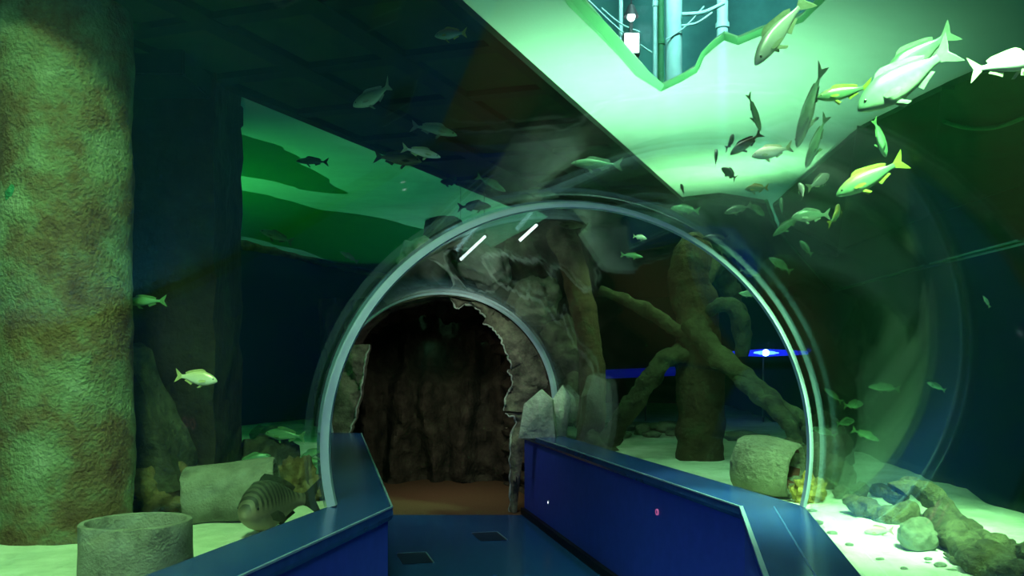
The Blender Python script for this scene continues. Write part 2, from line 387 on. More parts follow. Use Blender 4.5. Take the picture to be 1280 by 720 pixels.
# white step light, pink reflection built as a ring; hatch plates on the floor
def step_light_or_glint(y, z, m, r, lens, label):
    t = empty('step_light_or_glint', (C(y) + IN + 0.02, y, z)); t.rotation_euler = (0, -PI / 2, math.atan(0.211))
    lathe('bezel', [(r * 0.6, 0), (r, 0), (r, 0.008), (r * 0.6, 0.008)], m, t, 20)
    lathe('lens', [(0.0005, 0.001), (r * 0.58, 0.001), (r * 0.5, 0.006), (0.0005, 0.007)], lens, t, 20)
    tag(t, label, 'step light')
step_light_or_glint(7.94, 0.285, M['bench_edge'], 0.022, M['step_white'], 'tiny white light set low in the blue ledge face')
step_light_or_glint(5.26, 0.648, M['reflection_pink'], 0.020, M['bench_face'], 'tiny pink ring standing in for a reflection high on the blue ledge face')
for px, py, s_, lab in ((518, 698, 0.15, 'dark square hatch plate in the floor close to the ledge corner'), (611, 671, 0.15, 'dark square hatch plate in the floor close to the cave carpet')):
    g = G(px, py, 0.0); e = empty('floor_hatch', (g.x, g.y, 0.0)); e.rotation_euler = (0, 0, math.atan(0.211) + 0.05)
    box('plate', -s_ * .8, s_ * .8, -s_ * 1.3, s_ * 1.3, 0.0, 0.004, M['plate'], e)
    box('frame', -s_ * .8, s_ * .8, s_ * 1.3, s_ * 1.3 + 0.012, 0.0, 0.006, M['bench_edge'], e)
    box('frame', s_ * .8, s_ * .8 + 0.010, -s_ * 1.3, s_ * 1.3, 0.0, 0.006, M['bench_edge'], e)
    tag(e, lab, 'hatch')

# ------------------------------------------------------------------ rock cave at the far end
box('floor_carpet', C(9) - 1.15, C(9) + 1.15, 8.9, 12.0, -0.06, -0.002, M['carpet']); struct(bpy.data.objects['floor_carpet'], 'brown carpet on the floor of the rock cave')
def cave_mesh():
    V, Fc = [], []; nt = 150
    ys = [9.04 + 2.9 * (i / 46) ** 1.25 for i in range(47)]
    for j, y in enumerate(ys):
        for i in range(nt + 1):
            th = -1.25 + (PI + 2.5) * i / nt
            c, s = math.cos(th), math.sin(th)
            u = y - 9.04
            r0 = 1.19
            jag = 0.05 + (0.22 if c > 0 else 0.14) * (0.75 + 0.5 * noise.cell(Vector((th * 1.9, 3.0, 0))) - 0.2) + 0.10 * fbm((th * 2.0, 7.0, 1.0), 2)
            jag *= 0.45 + 0.75 * max(0.0, 1 - abs(s - 0.25)) * (1.0 if c > 0 else 0.7)
            if u < 0.16: r = r0 - jag * (u / 0.16) ** 0.6
            else: r = r0 - jag + min(1, (u - 0.16) / 0.15) * (jag + 0.12) - 0.16 * min(1, max(0, u - 0.25))
            fold = 0.10 * math.sin(th * 26 + 5 * fbm((th * 4, u * 0.7, 2.0), 3)) + 0.2 * fbm((th * 3, u * 1.6, 5.0), 4)
            r -= max(0, min(1, (u - 0.2) / 0.4)) * fold * 0.55
            x = C(9) + r * c * (1.0 if s > -0.3 else 1.0) - 0.20 * max(0, u - 0.3)
            z = ZC + r * s
            if s < -0.24:                                     # sides run down to the floor
                x = C(9) + math.copysign(r * 0.96, c) - 0.20 * max(0, u - 0.3); z = ZC - 0.24 * r - (abs(s) - 0.24) / (0.95 - 0.24) * (ZC - 0.24 * r + 0.03)
            V.append((x, y, max(z, -0.04)))
    for j in range(len(ys) - 1):
        for i in range(nt):
            a = j * (nt + 1) + i; Fc.append((a, a + 1, a + nt + 2, a + nt + 1))
    return mesh_of('wall_cave', V, Fc)
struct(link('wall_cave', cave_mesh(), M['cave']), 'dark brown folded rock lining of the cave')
# back of the cave: rock curtains
V, Fc = [], []; nx, nz = 90, 60
for j in range(nz + 1):
    for i in range(nx + 1):
        x = C(9) - 2.0 + 3.6 * i / nx; z = -0.05 + 2.6 * j / nz
        f = 0.16 * math.sin(x * 13 + 2.2 * fbm((x * 2, z * 0.8, 0), 3)) + 0.30 * fbm((x * 2.2, z * 0.6, 4.0), 4)
        over = 0.45 * max(0.0, min(1.0, (z - 1.35) / 0.25))
        V.append((x, 11.55 + f + over + 0.1 * fbm((x * 6, z * 5, 1), 3), z))
for j in range(nz):
    for i in range(nx):
        a = j * (nx + 1) + i; Fc.append((a, a + 1, a + nx + 2, a + nx + 1))
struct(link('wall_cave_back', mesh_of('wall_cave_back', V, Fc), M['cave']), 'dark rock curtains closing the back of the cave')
# jagged rock slabs lining the mouth of the cave, inside the acrylic end ring
def collar(nm, th0, th1, depth, seed, m, label, y0=8.99, proud=0.10):
    V, Fc = [], []; nt, nr = 30, 8
    for k, off in enumerate((0.0, proud)):
        for j in range(nr + 1):
            for i in range(nt + 1):
                t = i / nt; th = th0 + (th1 - th0) * t
                env = (math.sin(PI * min(1, max(0, 0.06 + 0.88 * t)))) ** 0.45
                d = depth * env * (0.8 + 0.35 * fbm((t * 4 + seed, seed, 0), 3) + 0.22 * (noise.cell(Vector((t * 5.2 + seed, seed * 2, 0.5))) - 0.5))
                r = 1.185 - d * j / nr
                y = y0 + off * (1 if k else 0) - (0.07 * math.sin(PI * j / nr) + 0.05 * fbm((th * 6, r * 6, seed), 4)) * (0 if k else 1) + 0.02
                V.append((C(9) + r * math.cos(th), y + (0.05 * j / nr), ZC + r * math.sin(th)))
    n1 = (nr + 1) * (nt + 1)
    for k in range(2):
        for j in range(nr):
            for i in range(nt):
                a = k * n1 + j * (nt + 1) + i; Fc.append((a, a + 1, a + nt + 2, a + nt + 1))
    def bridge(idx):
        for a, b_ in zip(idx[:-1], idx[1:]): Fc.append((a, b_, b_ + n1, a + n1))
    bridge([i for i in range(nt + 1)]); bridge([nr * (nt + 1) + i for i in range(nt + 1)])
    bridge([j * (nt + 1) for j in range(nr + 1)]); bridge([j * (nt + 1) + nt for j in range(nr + 1)])
    return tag(link(nm, mesh_of(nm, V, Fc), m), label, 'rock')
D_ = math.radians
collar('cave_mouth_rock', D_(72), D_(118), 0.05, 11.0, M['collar'], 'thin rock rim along the crown of the cave mouth')
def slab(inner, label, outer=None, seed=0.0, D=9.06, th=0.14):
    A = spline([P(x, y, D) for x, y in inner], 28)
    cx_, cz_ = C(9.0), ZC
    if outer: B = spline([P(x, y, D) for x, y in outer], 28)
    else:
        B = []
        for a in A:
            d = Vector((a.x - cx_, 0, a.z - cz_)); d.normalize(); B.append(Vector((cx_ + d.x * 1.175, a.y, cz_ + d.z * 1.175)))
    V, Fc = [], []; nr, nt = 10, 27
    for k in range(2):
        for jn in range(nr + 1):
            for q, (a, b) in enumerate(zip(A, B)):
                p = a.lerp(b, jn / nr); jit = 0.02 * fbm((p.x * 22, p.z * 22, seed), 3) if jn == 0 else 0
                rel = 0.05 * fbm((p.x * 5, p.z * 5, seed), 4) + 0.03 * (noise.cell(Vector((p.x * 7 + p.z * 4, p.z * 3, seed))) - 0.5) - 0.03 * math.sin(PI * jn / nr)
                V.append(Vector((p.x + jit, p.y + (rel if k == 0 else th), p.z + jit)))
    n1 = (nr + 1) * (nt + 1)
    for k in range(2):
        for jn in range(nr):
            for i in range(nt):
                a = k * n1 + jn * (nt + 1) + i; Fc.append((a, a + 1, a + nt + 2, a + nt + 1))
    for idx in ([i for i in range(nt + 1)], [nr * (nt + 1) + i for i in range(nt + 1)], [jn * (nt + 1) for jn in range(nr + 1)], [jn * (nt + 1) + nt for jn in range(nr + 1)]):
        for a, b in zip(idx[:-1], idx[1:]): Fc.append((a, b, b + n1, a + n1))
    o = link('cave_mouth_rock', mesh_of('cave_mouth_rock', V, Fc), M['collar'])
    rim = [V[i] + Vector((0, -0.006, 0)) for i in range(nt + 1)]
    tube('pale_edge', rim, [0.004, 0.012, 0.006, 0.013, 0.008, 0.012, 0.005], M['rock_p'], o, n=54, seg=8, amp=0.4, freq=16)['label'] = 'pale edge of the slab'  # paler tube along the slab's inner edge
    tag(o, label, 'rock', 'rock slabs edging the cave mouth')
slab([(563, 374), (572, 385), (584, 380), (600, 389), (611, 402)], 'small rock slab edging the crown of the cave mouth', seed=2)
slab([(604, 404), (620, 416), (631, 436), (640, 460)], 'olive rock slab under the crown slab of the cave mouth', seed=5)
slab([(634, 463), (641, 478), (633, 495), (630, 513)], 'upright rock slab halfway down the cave mouth', seed=8)
slab([(632, 516), (645, 527), (638, 545), (637, 590), (637, 640)], 'low pale-edged rock slab dropping to the floor beside the ledge end', [(668, 516), (664, 535), (655, 560), (650, 600), (646, 640)], seed=11)
slab([(462, 430), (456, 462), (450, 500), (438, 541)], 'olive upright rock at the cave mouth opposite the pale-edged slabs', [(430, 432), (421, 462), (416, 500), (413, 541)], seed=14)
# boulders piled round the outside of the acrylic end
bl = [(47, 1.60, 9.3, (.30, .30, .27), 'rock_g', 'grey boulder lodged over the acrylic above the jagged cave slab'),
      (71, 1.60, 9.25, (.30, .30, .26), 'rock_p', 'pale boulder lit from above over the cave arch'),
      (96, 1.58, 9.3, (.31, .30, .24), 'rock_p', 'pale flat boulder sitting on the crown of the cave arch'),
      (24, 1.62, 9.4, (.28, .30, .30), 'rock_d', 'dark boulder stacked against the side of the cave'),
      (0, 1.64, 9.5, (.28, .32, .32), 'rock_d', 'dark upright boulder beside the acrylic end ring'),
      (58, 1.95, 9.85, (.30, .28, .28), 'rock_d', 'dark boulder behind the pale ones on top of the cave'),
      (86, 1.95, 9.85, (.34, .28, .24), 'rock_d', 'wide dark boulder at the top back of the cave')]
for k, (a, rr, y, s, m, lab) in enumerate(bl):
    z = ZC + rr * math.sin(D_(a))
    o = link('boulder', rock_mesh('boulder', s, 20 + k * 1.3, 0.38, 4, 1.4, False), M[m]); o.location = (C(y) + rr * math.cos(D_(a)), y, z)
    o.rotation_euler = (0.3 * k, 0.2 * k, 0.9 * k); tag(o, lab, 'rock', 'boulders round the cave')
# pale reflections in the acrylic, built as two pointed slabs by the ledge end
for k, (pts, lab) in enumerate((([(648, 548), (655, 505), (676, 487), (690, 500), (694, 548)], 'pale pointed slab standing in for a reflection by the ledge end, the wider of two'),
                     ([(682, 548), (690, 500), (703, 481), (712, 497), (706, 548)], 'pale pointed slab standing in for a reflection by the ledge end, the narrower of two'))):
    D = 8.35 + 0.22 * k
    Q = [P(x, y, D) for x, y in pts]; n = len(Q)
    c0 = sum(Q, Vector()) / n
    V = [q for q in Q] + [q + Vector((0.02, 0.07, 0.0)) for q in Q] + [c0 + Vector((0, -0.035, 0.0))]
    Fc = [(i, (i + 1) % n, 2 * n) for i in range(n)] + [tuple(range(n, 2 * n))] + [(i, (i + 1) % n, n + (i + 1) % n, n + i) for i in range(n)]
    o = link('reflection_slab', mesh_of('reflection_slab', V, Fc, False), M['rock_p']); tag(o, lab, 'rock')

# ------------------------------------------------------------------ overhead: water surface, walkway, ceiling, hall
ZS = 3.30
hole_px = [(650, -90), (700, -42), (735, 2), (764, 36), (790, 66), (812, 90), (830, 106), (850, 95), (868, 84), (876, 66), (890, 52), (905, 42), (922, 48), (950, 36), (1000, 20), (1040, -20), (1080, -90)]
hole = [G(x, y, ZS) for x, y in hole_px]
def water_sheet():
    outer = [Vector((x, y)) for x, y in ((-8, -3.4), (7.3, -3.4), (7.3, 20.1), (-8, 20.1))]
    inner = [Vector((h.x, h.y)) for h in hole]
    pts = outer + inner; no, ni = len(outer), len(inner)
    ed = [(i, (i + 1) % no) for i in range(no)] + [(no + i, no + (i + 1) % ni) for i in range(ni)]
    def inside(p):
        c = False
        for i in range(ni):
            a, b = inner[i], inner[i - 1]
            if (a.y > p.y) != (b.y > p.y) and p.x < (b.x - a.x) * (p.y - a.y) / (b.y - a.y) + a.x: c = not c
        return c
    for i in range(1, 44):
        for j in range(1, 70):
            p = Vector((-8 + 15.3 * i / 44 + random.uniform(-.03, .03), -3.4 + 23.5 * j / 70))
            if not inside(p): pts.append(p)
    v, e, f, *_ = geometry.delaunay_2d_cdt(pts, ed, [], 0, 1e-5)
    Fc = [tuple(t) for t in f if not inside(sum((v[i] for i in t), Vector((0, 0))) / 3)]
    V = [(p.x, p.y, ZS + (0.012 * fbm((p.x * 1.6, p.y * 1.6, 0), 3))) for p in v]
    me = bpy.data.meshes.new('water_surface'); me.from_pydata(V, [], Fc); me.update()
    me.polygons.foreach_set('use_smooth', [True] * len(me.polygons))
    return me
ws = struct(link('water_surface', water_sheet(), M['surface']), 'rippled green underside of the water surface')
# bright lip round the clear opening
V, Fc = [], []; n = len(hole); cen = sum(hole, Vector()) / n
for i, h in enumerate(hole):
    wd = 0.085 if i < 7 else 0.035
    wd *= 1 + 0.4 * fbm((i * 1.7, 0, 0), 2)
    a = hole[(i + 1) % n] - hole[i - 1]; nr = Vector((a.y, -a.x, 0)).normalized()
    if (h - cen).dot(nr) < 0: nr = -nr
    for q in (h + Vector((0, 0, 0.0)), h + nr * wd * 0.5 + Vector((0, 0, -0.03)), h + nr * wd + Vector((0, 0, -0.005)), h + nr * wd * 0.5 + Vector((0, 0, 0.02))): V.append(q)
for i in range(n):
    j = (i + 1) % n
    for k in range(4): Fc.append((i * 4 + k, i * 4 + (k + 1) % 4, j * 4 + (k + 1) % 4, j * 4 + k))
link('ripple_lip', mesh_of('ripple_lip', V, Fc), M['rim'], ws)

# walkway crossing over the tunnel: dark panels between beams
a0, a1 = G(245, 80, ZS), G(640, 250, ZS); b0, b1 = G(575, 0, ZS), G(850, 245, ZS)
dirL = (a1 - a0).normalized(); dirR = (b1 - b0).normalized()
L0 = a0 - dirL * 1.3; R0 = b0 - dirR * 1.0; L1, R1 = a1 + dirL * 0.25, b1 + dirR * 0.02
wk = empty('overhead_walkway', (0, 0, 0))
NP, NW = 8, 3
def wp(u, v): return (L0.lerp(L1, u)).lerp(R0.lerp(R1, u), v)
for i in range(NP):
    for j in range(NW):
        g = 0.012
        q = [wp((i + g) / NP, (j + g) / NW), wp((i + 1 - g) / NP, (j + g) / NW), wp((i + 1 - g) / NP, (j + 1 - g) / NW), wp((i + g) / NP, (j + 1 - g) / NW)]
        prism('deck_panel', q, ZS-0.025, ZS+0.030, M['deck'], wk)
for i in range(NP + 1):
    p, q = wp(i / NP, 0), wp(i / NP, 1); d = (wp(min(1, i / NP + .01), 0) - wp(max(0, i / NP - .01), 0)).normalized() * 0.05
    prism('cross_beam', [p - d, q - d, q + d, p + d], ZS-0.060, ZS-0.025, M['beam'], wk)
for j in range(NW + 1):
    p, q = wp(0, j / NW), wp(1, j / NW); d = Vector((0.06, -0.02, 0)) if 0 < j < NW else Vector((0.035, -0.01, 0))
    prism('side_beam', [p - d, q - d, q + d, p + d], ZS-0.065, ZS-0.025, M['beam'], wk)
tag(wk, 'dark beamed walkway crossing the water above the tunnel', 'walkway')
# dark ceiling beyond the bright opening
cp = [G(x, y, ZS-0.010) for x, y in ((852, 247), (900, 243), (958, 251), (966, 272), (976, 291), (1040, 365), (1010, 398), (560, 398), (560, 340), (690, 270), (664, 256))]
prism('ceiling', cp, ZS-0.040, ZS+0.040, M['ceil']); struct(bpy.data.objects['ceiling'], 'dark slab over the far part of the tank')
pe = [G(958, 251, ZS-0.040), G(966, 272, ZS-0.040), G(976, 291, ZS-0.040), G(1040, 365, ZS-0.040)]
struct(tube('trim_3', pe, [0.018], M['green_line'], n=24, seg=8), 'thin green edge of the dark overhead slab')
struct(tube('trim_4', [G(1040, 365, ZS-0.040), G(1160, 332, ZS-0.040), G(1300, 296, ZS-0.040), G(1500, 240, ZS-0.040)], [0.022, 0.016], M['green_line'], n=24, seg=8), 'thin green line where the water meets the far wall')
M['deck2'] = mat('side_deck', [(0.008, 0.05, 0.022), (0.015, 0.085, 0.04), (0.03, 0.07, 0.03)], 1.6, 0.9)
sd = empty('side_walkway', (0, 0, 0))
LA, LB = [G(x, y, ZS) for x, y in ((966, 254), (1078, 152), (1185, 100), (1290, 58), (1480, 0))], [G(x, y, ZS) for x, y in ((980, 290), (1040, 361), (1158, 327), (1276, 295), (1470, 242))]
for k in range(4):
    for h in range(2):
        q = [LA[k].lerp(LB[k], h / 2 + .004), LA[k + 1].lerp(LB[k + 1], h / 2 + .004), LA[k + 1].lerp(LB[k + 1], h / 2 + .496), LA[k].lerp(LB[k], h / 2 + .496)]
        prism('deck_panel', q, ZS - 0.035, ZS + 0.03, M['deck2'], sd)
for k in range(3):
    p, q = LA[k + 1], LB[k + 1]; d = Vector((0.04, 0.0, 0)) if k else Vector((0.05, 0.03, 0))
    prism('cross_beam', [p - d, q - d, q + d, p + d], ZS - 0.06, ZS - 0.035, M['deck2'], sd)
tag(sd, 'dark green walkway over the deep water beyond the green ripple edge', 'walkway')
# dark rock reflections in the green surface, built as mats just under it
def rock_reflection(px, label, seed, z0=ZS - 0.03):
    Q = [G(x, y, z0) for x, y in px]
    Q = spline(Q + [Q[0]], 60)[:-1]; n = len(Q); c = sum(Q, Vector()) / n
    V, Fc = [], []
    for k, (f, dz) in enumerate(((0.4, 0.012), (1.0, 0.0), (0.8, -0.03), (0.45, -0.05), (0.1, -0.05))):
        for q in Q:
            p = c.lerp(q, f); s = fbm((p.x * 3, p.y * 2, seed), 4)
            V.append(p + Vector((0.16 * s if k in (1, 2) else 0, 0.14 * s if k in (1, 2) else 0, dz + (0.02 * s if k > 1 else 0))))
    for k in range(4):
        for i in range(n): Fc.append((k * n + i, k * n + (i + 1) % n, k * n + n + (i + 1) % n, k * n + n + i))
    Fc += [tuple(range(4 * n, 5 * n)), tuple(range(n))]
    return tag(link('reflection_mat', mesh_of('reflection_mat', V, Fc), M['ledge']), label, 'rock_reflection')
rock_reflection([(225, 160), (285, 163), (335, 180), (385, 205), (425, 238), (395, 240), (340, 226), (290, 214), (230, 212)], 'narrow dark green mat standing in for a rock reflection under the water surface', 1.0)
rock_reflection([(200, 225), (270, 233), (330, 243), (400, 262), (470, 272), (560, 300), (600, 345), (480, 340), (370, 312), (270, 288), (200, 276)], 'broad dark green mat standing in for a rock reflection over the slanting wall', 5.0)
tube_o = tube('stone_rim', [G(190, 284, ZS-0.100), G(270, 300, ZS-0.100), G(340, 314, ZS-0.100), G(420, 332, ZS-0.100), G(500, 350, ZS-0.100), G(600, 372, ZS-0.100)], [0.05, 0.06, 0.045, 0.06, 0.05], M['rock_o'], n=50, amp=0.6, freq=3)
tag(tube_o, 'rough brownish rim along the top of the slanting tank wall', 'rim')
# the hall above, seen through the opening
box('wall_hall', -4.5, 9.0, 13.2, 13.4, 3.4, 9.5, M['hall']); struct(bpy.data.objects['wall_hall'], 'teal wall of the hall above the water')
def hall_pipe(x, D, wpx, label, m='steel'):
    c = P(x, 50, D); r = wpx * D / F / 2
    e = empty('hall_pipe', (c.x, c.y, 3.4))
    tube('pipe', [(0, 0, 0), (0, 0, 2.4), (0, 0, 4.6)], [r], M[m], e, n=4, seg=20)
    for z in (0.9, 2.2, 3.5): lathe('collar', [(r, z), (r * 1.25, z), (r * 1.25, z + 0.06), (r, z + 0.06)], M[m], e, 20)
    tag(e, label, 'pipe')
hall_pipe(842, 9.0, 21, 'wide pale upright pipe in the hall above the water')
hall_pipe(819, 9.4, 6, 'thin pale upright pipe beside the wide one in the hall')
hall_pipe(826, 10.5, 8, 'thin green upright pipe between the pale pipes in the hall', 'green_line')
hall_pipe(903, 10.0, 14, 'pale upright pipe standing apart from the others in the hall')
hall_pipe(776, 9.0, 5, 'slim upright pipe beside the white hall floodlight')
for k, (p, q, r_, lab) in enumerate((((735, 0), (815, 66), 2.2, 'thin slanting cable crossing behind the white hall floodlight'), ((752, 10), (800, 40), 2.0, 'short slanting cable under the blue hall lamp'),
                           ((852, 18), (905, 4), 5, 'pale bracket arm reaching from the wide hall pipe'), ((852, 32), (890, 16), 3, 'lower pale bracket arm of the wide hall pipe'), ((832, 50), (880, 8), 2, 'thin cable slung over the wide hall pipe'))):
    A, B = P(*p, 8.9), P(*q, 8.9); mid = (A + B) / 2 + Vector((0, 0, -0.04))
    tag(tube('hall_cable', [A, mid, B], [r_ * 8.9 / F / 2], M['steel'], n=12, seg=8), lab, 'cable')
e = empty('floodlight', P(790, 53, 8.4)); s_ = 8.4 / F
box('housing', -11 * s_, 11 * s_, 0.02, 0.14, -14 * s_, 14 * s_, M['lampbody'], e, 0.01)
box('lens', -9 * s_, 9 * s_, 0.0, 0.03, -12 * s_, 12 * s_, M['white_lens'], e, 0.004)
box('bracket', -2 * s_, 2 * s_, 0.05, 0.1, 14 * s_, 40 * s_, M['lampbody'], e)
tube('arm', [(0, 0.1, 0), (-0.06, 0.35, 0.0), (-0.05, 0.6, 0.02)], [0.012], M['lampbody'], e, n=6, seg=8)
tag(e, 'square white floodlight in the hall above the water', 'lamp')
e = empty('hall_lamp', P(789, 21, 8.2))
lathe('shade', [(0.02, 0.10), (0.07, 0.0), (0.075, 0.0), (0.03, 0.11)], M['lampbody'], e, 20)
o = link('bulb', rock_mesh('bulb', (0.045, 0.045, 0.05), 1, 0.0, 2, 1, False), M['white_lens'], e)
tube('cord', [(0, 0, 0.1), (0.01, 0.0, 1.2), (0, 0, 2.6)], [0.008], M['lampbody'], e, n=6, seg=6)
tag(e, 'small bluish lamp above the square white floodlight', 'lamp')
# two white streaks reflected in the acrylic, built as short glowing tubes
for p, q, lab in (((574, 326), (607, 295), 'short glowing tube standing in for a reflected streak above the cave, the longer of two'), ((648, 302), (671, 281), 'short glowing tube standing in for a reflected streak above the cave, the shorter of two')):
    A, B = P(*p, 7.6), P(*q, 7.75); e = empty('reflected_streak', (A + B) / 2); dv = (B - A) / 2
    tube('tube', [-dv, dv * 0, dv], [0.013], M['white_lens'], e, n=4, seg=12)
    for sgn in (-1, 1): tube('end_cap', [dv * sgn * 0.97, dv * sgn * 1.0, dv * sgn * 1.06], [0.018], M['lampbody'], e, n=4, seg=12)
    for sgn in (-1, 1): q = dv * sgn * 0.9; tube('hanger', [q, q + Vector((0, 0, 0.2)), Vector((q.x, q.y, ZS - 0.03 - e.location.z))], [0.002], M['lampbody'], e, n=3, seg=6)
    tag(e, lab, 'lamp')
tag(tube('green_line', [G(1180, 152, ZS-.08), G(1205, 159, ZS-.08), G(1235, 160, ZS-.08), G(1262, 154, ZS-.08), G(1300, 138, ZS-.08)], [0.014, 0.017, 0.014], M['green_line'], n=40, seg=8), 'thin green tube standing in for a ripple edge under the water surface', 'green_line')  # edge of a ripple, built as a thin green tube

# blue lamp deep in the tank, its streaks of glow built as tubes
e = empty('underwater_lamp_glow', P(957, 441, 12.5)); u = 12.5 / F
lathe('core', [(0.001, 0.0), (4 * u, 0.0), (4 * u, 0.02), (0.001, 0.03)], M['blue_hot'], e, 20).rotation_euler = (PI / 2, 0, 0)
V = []; Fc = []
tube('streak', [(-74 * u, 0.05, -2 * u), (0, 0.05, 0), (54 * u, 0.05, 0)], [1.0 * u, 5.0 * u, 2.0 * u], M['blue_streak'], e, n=30, seg=12)
tube('inner_streak', [(-26 * u, 0.03, 0), (0, 0.02, 0), (30 * u, 0.03, 0)], [0.6 * u, 3.4 * u, 0.6 * u], M['blue_inner_streak'], e, n=24, seg=12)
tube('pole', [(0, 0.12, 0.02), (0, 0.12, -0.6), (0, 0.12, -1.75)], [0.015], M['lampbody'], e, n=4, seg=8)
tag(e, 'bright blue underwater lamp with its streak of glow behind the tree trunk', 'lamp')
e = empty('underwater_lamp_glow', P(800, 466, 12.9))  # faint far end of the lamp's glow, built as a glowing tube
tube('streak', [(-48 * u, 0, -2 * u), (0, 0, 0), (45 * u, 0, 2 * u)], [6 * u], M['blue_faint_streak'], e, n=12, seg=12)
tube('pole', [(0.1, 0.09, 0.02), (0.1, 0.09, -0.4), (0.1, 0.09, -0.8)], [0.015], M['lampbody'], e, n=4, seg=8)
tag(e, 'dim blue streak of lamp glow between the two tree trunks', 'lamp')

# ------------------------------------------------------------------ posts
def post(nm, px0, px1, D, zt, m, label, amp=0.02):
    a, b = P(px0, 400, D), P(px1, 400, D); r = (b.x - a.x) / 2; cx_ = (a.x + b.x) / 2
    V, Fc = [], []; seg, nz = 64, 110
    for j in range(nz + 1):
        z = SAND - 0.1 + (zt - SAND + 0.1) * j / nz
        for s in range(seg):
            th = 2 * PI * s / seg; d = Vector((math.cos(th), math.sin(th), 0))
            q = Vector((cx_, D, z)) + d * r
            rr = r + amp * fbm(q * 2.2, 3) + 0.007 * fbm(q * 14, 4)
            V.append((cx_ + d.x * rr, D + d.y * rr, z))
    for j in range(nz):
        for s in range(seg): Fc.append((j * seg + s, j * seg + (s + 1) % seg, (j + 1) * seg + (s + 1) % seg, (j + 1) * seg + s))
    Fc.append(tuple(range(nz * seg, nz * seg + seg)))
    return tag(link(nm, mesh_of(nm, V, Fc), m), label, 'post')
p1 = post('concrete_post', 2, 160, 4.05, 3.6, M['concrete_post'], 'thick round encrusted post beside the upright concrete ring')
o = link('green_growth', rock_mesh('green_growth', (0.07, 0.03, 0.075), 4, 0.4, 3, 2.5, False), M['moss'], p1); o.location = P(24, 246, 3.78)
o['label'] = 'round bright green growth on the post'
# square dark post behind
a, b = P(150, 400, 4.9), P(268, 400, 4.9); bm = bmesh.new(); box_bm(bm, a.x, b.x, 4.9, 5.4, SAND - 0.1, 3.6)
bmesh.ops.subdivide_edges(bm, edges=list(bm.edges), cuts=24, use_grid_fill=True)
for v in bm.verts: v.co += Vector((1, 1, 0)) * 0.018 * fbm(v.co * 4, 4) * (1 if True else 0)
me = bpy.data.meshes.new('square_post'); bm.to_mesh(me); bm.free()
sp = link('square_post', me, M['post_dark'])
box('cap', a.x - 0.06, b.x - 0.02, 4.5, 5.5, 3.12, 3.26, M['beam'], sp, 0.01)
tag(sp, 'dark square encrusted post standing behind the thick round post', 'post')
# leaning slab between the posts
Q = [P(138, 430, 4.6), P(156, 436, 4.6), P(196, 530, 4.6), P(228, 612, 4.6), P(138, 630, 4.6)]; n = len(Q)
V = Q + [q + Vector((0.05, 0.22, 0)) for q in Q]; Fc = [tuple(range(n)), tuple(range(n, 2 * n))] + [(i, (i + 1) % n, n + (i + 1) % n, n + i) for i in range(n)]
bm = bmesh.new(); me = mesh_of('leaning_slab', V, Fc, False); bm.from_mesh(me)
bmesh.ops.triangulate(bm, faces=bm.faces); bmesh.ops.subdivide_edges(bm, edges=list(bm.edges), cuts=7, use_grid_fill=True)
for v in bm.verts: v.co += Vector((1, 1, 1)) * 0.02 * fbm(v.co * 5, 4)
bm.to_mesh(me); bm.free()
tag(link('leaning_slab', me, M['rock_d']), 'dark rock slab leaning between the round and the square post', 'rock')

# ------------------------------------------------------------------ sand dressing, left
def on_sand(x, y): return G(x, y, SAND)
# upright hollow concrete ring
e = empty('concrete_ring', (-1.43, 3.2, SAND - 0.02)); h = 0.235
lathe('wall', [(0.203, 0.0), (0.203, h * .3), (0.202, h * .6), (0.201, h - 0.004), (0.196, h), (0.180, h), (0.176, h - 0.005), (0.176, h * .5), (0.176, 0.0)], M['pipe'], e, 64, 0.003, 18)
lathe('silt', [(0.001, 0.05), (0.09, 0.055), (0.175, 0.05), (0.175, 0.0), (0.001, 0.0)], M['pipe_in'], e, 32)
tag(e, 'hollow concrete ring standing upright on the sand by the round post', 'concrete pipe')
# lying concrete pipe
e = empty('concrete_pipe', (-1.47, 4.42, SAND + 0.145)); e.rotation_euler = (0, PI / 2 - 0.10, 0.16)
hl = 0.23
lathe('wall', [(0.150, -hl), (0.158, -hl + 0.012), (0.160, -hl * .5), (0.160, 0), (0.161, hl * .5), (0.16, hl - 0.012), (0.152, hl), (0.128, hl), (0.126, 0), (0.128, -hl)], M['pipe'], e, 48, 0.008, 12, 2)
tag(e, 'mossy concrete pipe lying on its side beyond the upright ring', 'concrete pipe')
rock('ochre_rock', (-2.02, 4.72, SAND), (0.21, 0.18, 0.21), 2.0, M['rock_o'], 'ochre pointed rock between the round post and the lying pipe', amp=0.5)
rock('ochre_rock', (-2.27, 4.6, SAND), (0.14, 0.14, 0.13), 6.0, M['rock_o'], 'small brown rock tucked against the foot of the round post', amp=0.4)
rock('mossy_rock', (-1.74, 4.72, SAND), (0.15, 0.11, 0.15), 9.0, M['rock_d'], 'dark mossy rock at the foot of the square post', amp=0.4)
rock('mossy_rock', (-1.72, 6.1, SAND), (0.22, 0.18, 0.17), 12.0, M['rock_d'], 'dark rock behind the lying pipe under a green fish', amp=0.4)
rock('reef_rock', (-1.62, 5.6, SAND), (0.26, 0.22, 0.24), 15.0, M['rock_d'], 'dark flat-topped reef rock under the highest green fish', amp=0.35)
rock('reef_rock', (-1.27, 5.05, SAND), (0.13, 0.14, 0.17), 18.0, M['rock_o'], 'knobbly ochre reef rock between the striped grouper and the ring', amp=0.6, freq=2.4)
rock('reef_rock', (-1.42, 5.15, SAND), (0.12, 0.12, 0.12), 19.5, M['rock_d'], 'small dark reef rock behind the striped grouper', amp=0.5, freq=2.4)
rock('reef_rock', (-1.95, 6.7, SAND), (0.2, 0.2, 0.22), 21.0, M['rock_g'], 'grey reef rock close to the acrylic behind the ring foot', amp=0.5)

